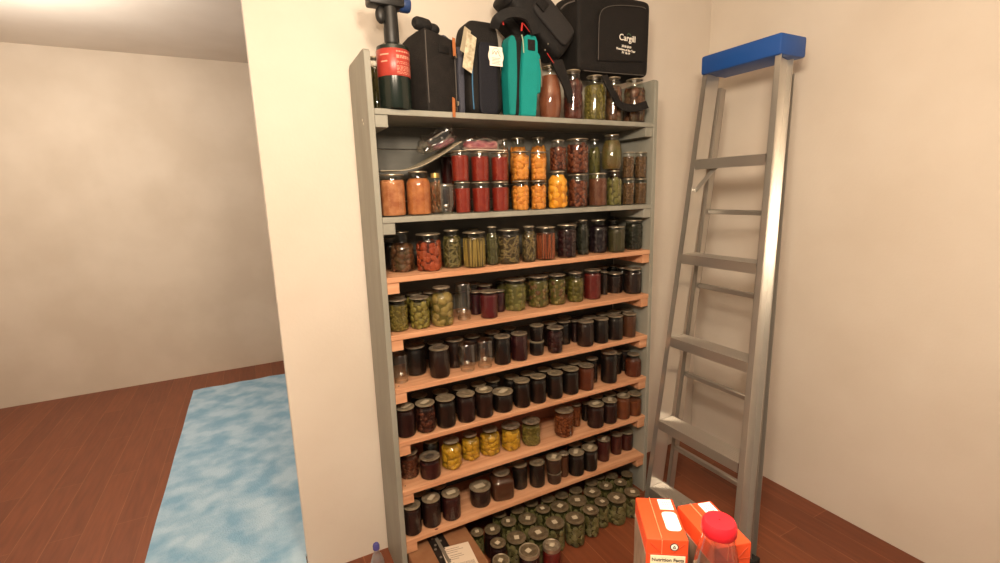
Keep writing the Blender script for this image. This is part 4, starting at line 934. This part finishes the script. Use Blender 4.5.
def step_bm(t):
    bm = bmesh.new(); a, b2 = farp(t)-lo_, nearp(t)-lo_; dpt = RW+.008
    sec = [(-.006, 0), (dpt, 0), (dpt, -.030), (dpt-.003, -.030), (dpt-.003, -.003), (-.003, -.003), (-.003, -.045), (-.006, -.045)]
    A = [bm.verts.new(a+Vector((u, -.001, v))) for u, v in sec]; E = [bm.verts.new(b2+Vector((u, .001, v))) for u, v in sec]; n = len(sec)
    for i in range(n): bm.faces.new((A[i], E[i], E[(i+1) % n], A[(i+1) % n]))
    for k in range(7):                                   # grip ribs along the tread
        u = .006+k*.012; vs = [bm.verts.new(p+Vector((u+du, sy, dz))) for p, sy in ((a, -.002), (b2, .002)) for du, dz in ((0, 0), (.002, .002), (.004, .002), (.006, 0))]
        for i in range(3): bm.faces.new((vs[i], vs[4+i], vs[5+i], vs[i+1]))
    bmesh.ops.recalc_face_normals(bm, faces=bm.faces); return bm
for t in steps+[min(1, steps[0]+(steps[0]-steps[1])*.93)]:
    if t < .97: obj('step', mesh('step', step_bm(t), False), M_ALU, lad)
off = Vector((.125, 0, 0))
for fn, sg in ((farp, 1), (nearp, -1)):
    a, b2 = fn(0)+off+Vector((0, -.012*sg, .0)), fn(.97)+off*.75+Vector((0, -.012*sg, 0))
    obj('rear_leg', mesh('rear_leg', rail(bmesh.new(), a, b2, .035, .02, .003, sg), False), M_ALUD, lad)
for yy in (215, 290, 380, 455):
    t = rail_t(yy); a, b2 = farp(t)+off*.95-lo_, nearp(t)+off*.95-lo_
    bm = bmesh.new(); box(bm, a.x, a.x+.022, b2.y+.014, a.y-.014, a.z, a.z+.022, bev=.003, seg=1); obj('rear_bar', bm, M_ALUD, lad)
t = steps[0]; a = farp(t)-lo_; d2 = farp(t-.07)-lo_
bm = tube(bmesh.new(), [a+Vector((.03, -.10, -.03)), d2+Vector((.02, -.006, 0))], None, flat=(.02, .004, (1, 0, 0))); obj('knee_brace', bm, M_ALU, lad)
a, b2 = farp(1)-lo_, nearp(1)-lo_
bm = B(a.x-.012, a.x+.16, b2.y-.03, a.y+.03, a.z-.006, a.z+.078, bev=.010); obj('top_cap', bm, mat('blue_cap', '#1f52a0', .45, 0, .4), lad, label='blue plastic top cap')
for p in (farp(0), nearp(0), farp(0)+off, nearp(0)+off):
    q = p-lo_; bm = B(q.x-.006, q.x+(.09 if p.x < F_.x+.05 else .045), q.y-.02, q.y+.02, 0, .03, bev=.004); obj('foot', bm, mat('black_rubber', '#1a1918', .7), lad)
# ---------------------------------------------------------------- table with cartons near the camera
ZT = 1.05; HT = .20
A_, B_, D_ = atz(635.3, 497, ZT), atz(672.5, 498.5, ZT), atz(648, 539, ZT)
ux = (B_-A_).normalized(); uy = Vector((0, 0, 1)).cross(ux).normalized()        # ux along the front face, uy away
cw = (B_-A_).length; cl_ = abs((D_-A_).dot(uy))
def carton(P, yaw, w, l, label, marks):
    """P far left top corner; the carton runs l towards the camera"""
    e = tag(empty('broth_carton', (P.x, P.y, ZT-HT), yaw), label, 'carton', 'orange cartons on the table')
    bm = B(0, w, -l, 0, 0, HT, bev=.0025); obj('box', bm, M_ORANGE, e)
    ms = mat('carton_picture', '#6e5648', .5, 0, .4, (30, '#a08a76', (1, 1, .5), 'noise'))
    bm = bmesh.new(); box(bm, -.0005, .0, -l+.003, -.003, .006, HT-.028); obj('side_print', mesh('s', bm, False), ms, e, label='brown picture printed on the side')
    bm = bmesh.new(); box(bm, w, w+.0005, -l+.003, -.003, .006, HT-.028); obj('side_print', mesh('s', bm, False), ms, e)
    bm = bmesh.new(); box(bm, w*.36, w*.37, -l+.002, -.002, HT-.0005, HT+.0022); box(bm, w*.36, w*.37, -l-.0016, -l, HT-.024, HT)
    obj('seal_fold', mesh('f', bm, False), mat('pale_orange', '#f09a70', .5), e)
    bm = bmesh.new(); a, c, d = Vector((w*.06, -l-.0004, HT-.004)), Vector((w*.36, -l-.0004, HT-.004)), None
    tube(bm, [Vector((w*.10, -l-.0004, HT-.006)), Vector((w*.34, -l-.0004, HT-.022))], .0005, 5); tube(bm, [Vector((w*.9, -l-.0004, HT-.006)), Vector((w*.64, -l-.0004, HT-.022))], .0005, 5)
    tube(bm, [Vector((w*.04, -l-.0002, HT-.0245)), Vector((w*.98, -l-.0002, HT-.0245))], .0004, 5)
    obj('flap_crease', bm, mat('crease_orange', '#b8421e', .6), e)
    bm = bmesh.new(); box(bm, w*.57, w*.92, -l*.30, -l*.04, HT, HT+.0005); st = obj('best_before_label', mesh('b', bm, False), M_WHITE, e, label='white sticker on the carton top')
    bm = bmesh.new()
    for k in range(3):
        for q in range(4): box(bm, w*(.66+.06*q), w*(.70+.06*q), -l*(.25-.06*k), -l*(.235-.06*k), HT+.0004, HT+.0008)
    obj('label_print', mesh('b', bm, False), M_FAINT, st)
    if marks:
        bm = bmesh.new(); x0, x1, y0, y1, rr = w*.56, w*.93, -l*.80, -l*.36, .007
        pp = [(cx_+rr*math.cos(a), cy_+rr*math.sin(a)) for cx_, cy_, a0 in ((x1-rr, y1-rr, 0), (x0+rr, y1-rr, PI/2), (x0+rr, y0+rr, PI), (x1-rr, y0+rr, 1.5*PI)) for a in [a0+PI/8*k for k in range(5)]]
        lo_v = [bm.verts.new((x, y, 0)) for x, y in pp]; hi_v = [bm.verts.new((x, y, .0006)) for x, y in pp]; bm.faces.new(hi_v)
        for k in range(20): bm.faces.new((lo_v[k], lo_v[(k+1) % 20], hi_v[(k+1) % 20], hi_v[k]))
        obj('pour_tab', mesh('pt', bm, False), M_WHITE, e, (0, 0, HT), label='white peel tab')
        cx, cz = w*.66, HT-.0115
        ring = bmesh.new(); lathe(ring, [(.0001, 0), (.0064, 0), (.0064, .0005), (.0001, .0005)], 28); rg_ = obj('recycling_mark', ring, M_INK, e, (cx, -l, cz), (PI/2, 0, 0), label='round black and white mark')
        d_ = bmesh.new(); lathe(d_, [(.0001, .0005), (.0049, .0005), (.0049, .0008), (.0001, .0008)], 28); obj('mark_disc', d_, M_WHITE, rg_)
        tr_ = bmesh.new(); tube(tr_, [(0, .0026, .001), (-.0022, -.0014, .001), (.0022, -.0014, .001), (0, .0026, .001)], .0005, 5); obj('mark_triangle', tr_, M_INK, rg_)
        bm = B(w*.10, w*.93, -l-.0006, -l, .02, HT-.027); pn = obj('facts_panel', mesh('fp', bm, False), mat('cream_panel', '#efe3c4', .6), e, label='cream printed panel on the front')
        tm = text_mesh('Nutrition Facts', .0078, .0002, .0001); obj('lettering', tm, M_INK, pn, (w*.515, -l-.0009, HT-.034), (PI/2, 0, 0))
        bm = bmesh.new()
        for k in range(9): box(bm, w*.14, w*(.88 if k % 2 else .7), -l-.0009, -l-.0006, HT-.05-.011*k, HT-.0485-.011*k)
        obj('panel_lines', mesh('pl', bm, False), M_INK, pn)
    return e
yawA = math.atan2(ux.y, ux.x)
carton(A_, yawA, cw, cl_, 'orange drink carton with a round mark, cream panel facing out', True)
A2, D2 = atz(677, 505.5, ZT), atz(698, 530, ZT); v2 = (A2-D2); yaw2 = math.atan2(v2.y, v2.x)-PI/2
carton(A2, yaw2, cw, cl_, 'orange carton partly behind the red lidded plastic jar', False)
ZJ = ZT+.075; jc = atz(719.5, 519.5, ZJ); jr = .030; JH = ZJ-(ZT-HT)
pj = tag(empty('plastic_jar', (jc.x, jc.y, ZT-HT)), 'clear plastic jar with a red lid beside the orange cartons', 'jar')
q = JH/.2005
bm = bmesh.new(); lathe(bm, [(.001, .002), (jr*.85, .001), (jr, .008), (jr, .06*q), (jr*.95, .075*q), (jr*.95, .10*q), (jr, .115*q), (jr, .145*q), (jr*.9, .160*q), (jr*.68, .182*q), (jr*.66, .192*q)], 32)
obj('jar_body', bm, clear_mat('tinted_plastic', (.86, .78, .74), .16, .6, .12), pj)
bm = bmesh.new(); lathe(bm, [(.001, .004), (jr*.92, .004), (jr*.93, .05*q), (jr*.86, .075*q), (jr*.86, .10*q), (jr*.9, .12*q), (.001, .122*q)], 28); obj('contents', bm, mat('pinkish_powder', '#9a7166', .8, 0, .3, (40, '#866055', (1, 1, 1), 'noise')), pj)
bm = bmesh.new(); n = 48; lathe(bm, [(jr*.72, JH-.020), (jr*.75, JH-.018), (jr*.74, JH-.006), (jr*.66, JH-.001), (jr*.4, JH), (.001, JH)], 48)
for i, v in enumerate(bm.verts):
    if i < n*3 and i % 2: v.co.x *= 1.02; v.co.y *= 1.02
obj('lid', bm, mat('red_plastic', '#d01f2c', .4), pj, label='red screw lid')
# small table that carries them
o0 = A_+ux*-.012+uy*.012
tb = tag(empty('side_table', (o0.x, o0.y, 0), yawA), 'small wooden table under the orange cartons', 'table')
M_TAB = mat('table_wood', '#7a4e32', .5, 0, .4, (8, '#6b432a', (.6, 5, 5), 'noise'))
TH = ZT-HT-.0006
obj('table_top', B(0, .42, -.36, 0, TH-.025, TH, bev=.004), M_TAB, tb)
for x, y in ((.02, -.34), (.36, -.34), (.02, -.06), (.36, -.06)):
    bm = bmesh.new(); box(bm, x, x+.04, y, y+.04, 0, TH-.0255, bev=.003)
    obj('leg', bm, M_TAB, tb)
# ---------------------------------------------------------------- little bottle by the left side panel
bp_ = aty(377, 556, .03); bl = tag(empty('bottle', (bp_.x, .03, 0.0005)), 'small clear bottle with a purple cap on the floor, left of the shelving', 'bottle')
hb = aty(377, 543.5, .03).z; k = 7*px2m((bp_.x, .03, hb*.6)); kc = 3.3*px2m((bp_.x, .03, hb))
bm = bmesh.new(); lathe(bm, [(.001, .002), (k*.85, 0), (k, .006), (k, hb*.55), (k*.93, hb*.66), (k*.62, hb*.78), (kc*.8, hb*.83), (kc*.8, hb*.86)], 24); obj('bottle_body', bm, clear_mat('frosted_plastic', (.7, .72, .76), .4, .6, .35), bl)
bm = bmesh.new(); lathe(bm, [(.001, .004), (k*.9, .004), (k*.93, hb*.5), (.001, hb*.5)], 20); obj('contents', bm, mat('pale_liquid', '#b9b6bc', .5), bl)
bm = bmesh.new(); lathe(bm, [(kc*.9, hb*.90), (kc, hb*.905), (kc, hb*.97), (kc*.8, hb), (.001, hb)], 24); obj('cap', bm, mat('purple_plastic', '#4c4a8e', .45), bl, label='purple cap')
# ---------------------------------------------------------------- light
def lamp(name, loc, w, r, col):
    ld = bpy.data.lights.new(name, 'POINT'); ld.energy = w; ld.shadow_soft_size = r; ld.color = col; o = bpy.data.objects.new(name, ld); C.objects.link(o); o.location = loc
WARM = (1, .82, .62)
lamp('ceiling_bulb', (-.1, -1.6, 2.2), 86, .13, WARM)
lamp('ceiling_bulb', (-.62, -1.6, 2.2), 86, .13, WARM)
lamp('hall_bulb', (-1.5, 1.7, 2.35), 60, .12, (1, .92, .82))
w = bpy.data.worlds.new('room_air'); bpy.context.scene.world = w; w.use_nodes = True
w.node_tree.nodes['Background'].inputs[0].default_value = (1, .84, .64, 1); w.node_tree.nodes['Background'].inputs[1].default_value = .18
sc = bpy.context.scene
sc.view_settings.view_transform = 'Standard'; sc.view_settings.look = 'None'; sc.view_settings.gamma = 1; sc.view_settings.use_curve_mapping = False; sc.view_settings.exposure = 0
sc.cycles.transparent_max_bounces = 28; sc.cycles.max_bounces = 10
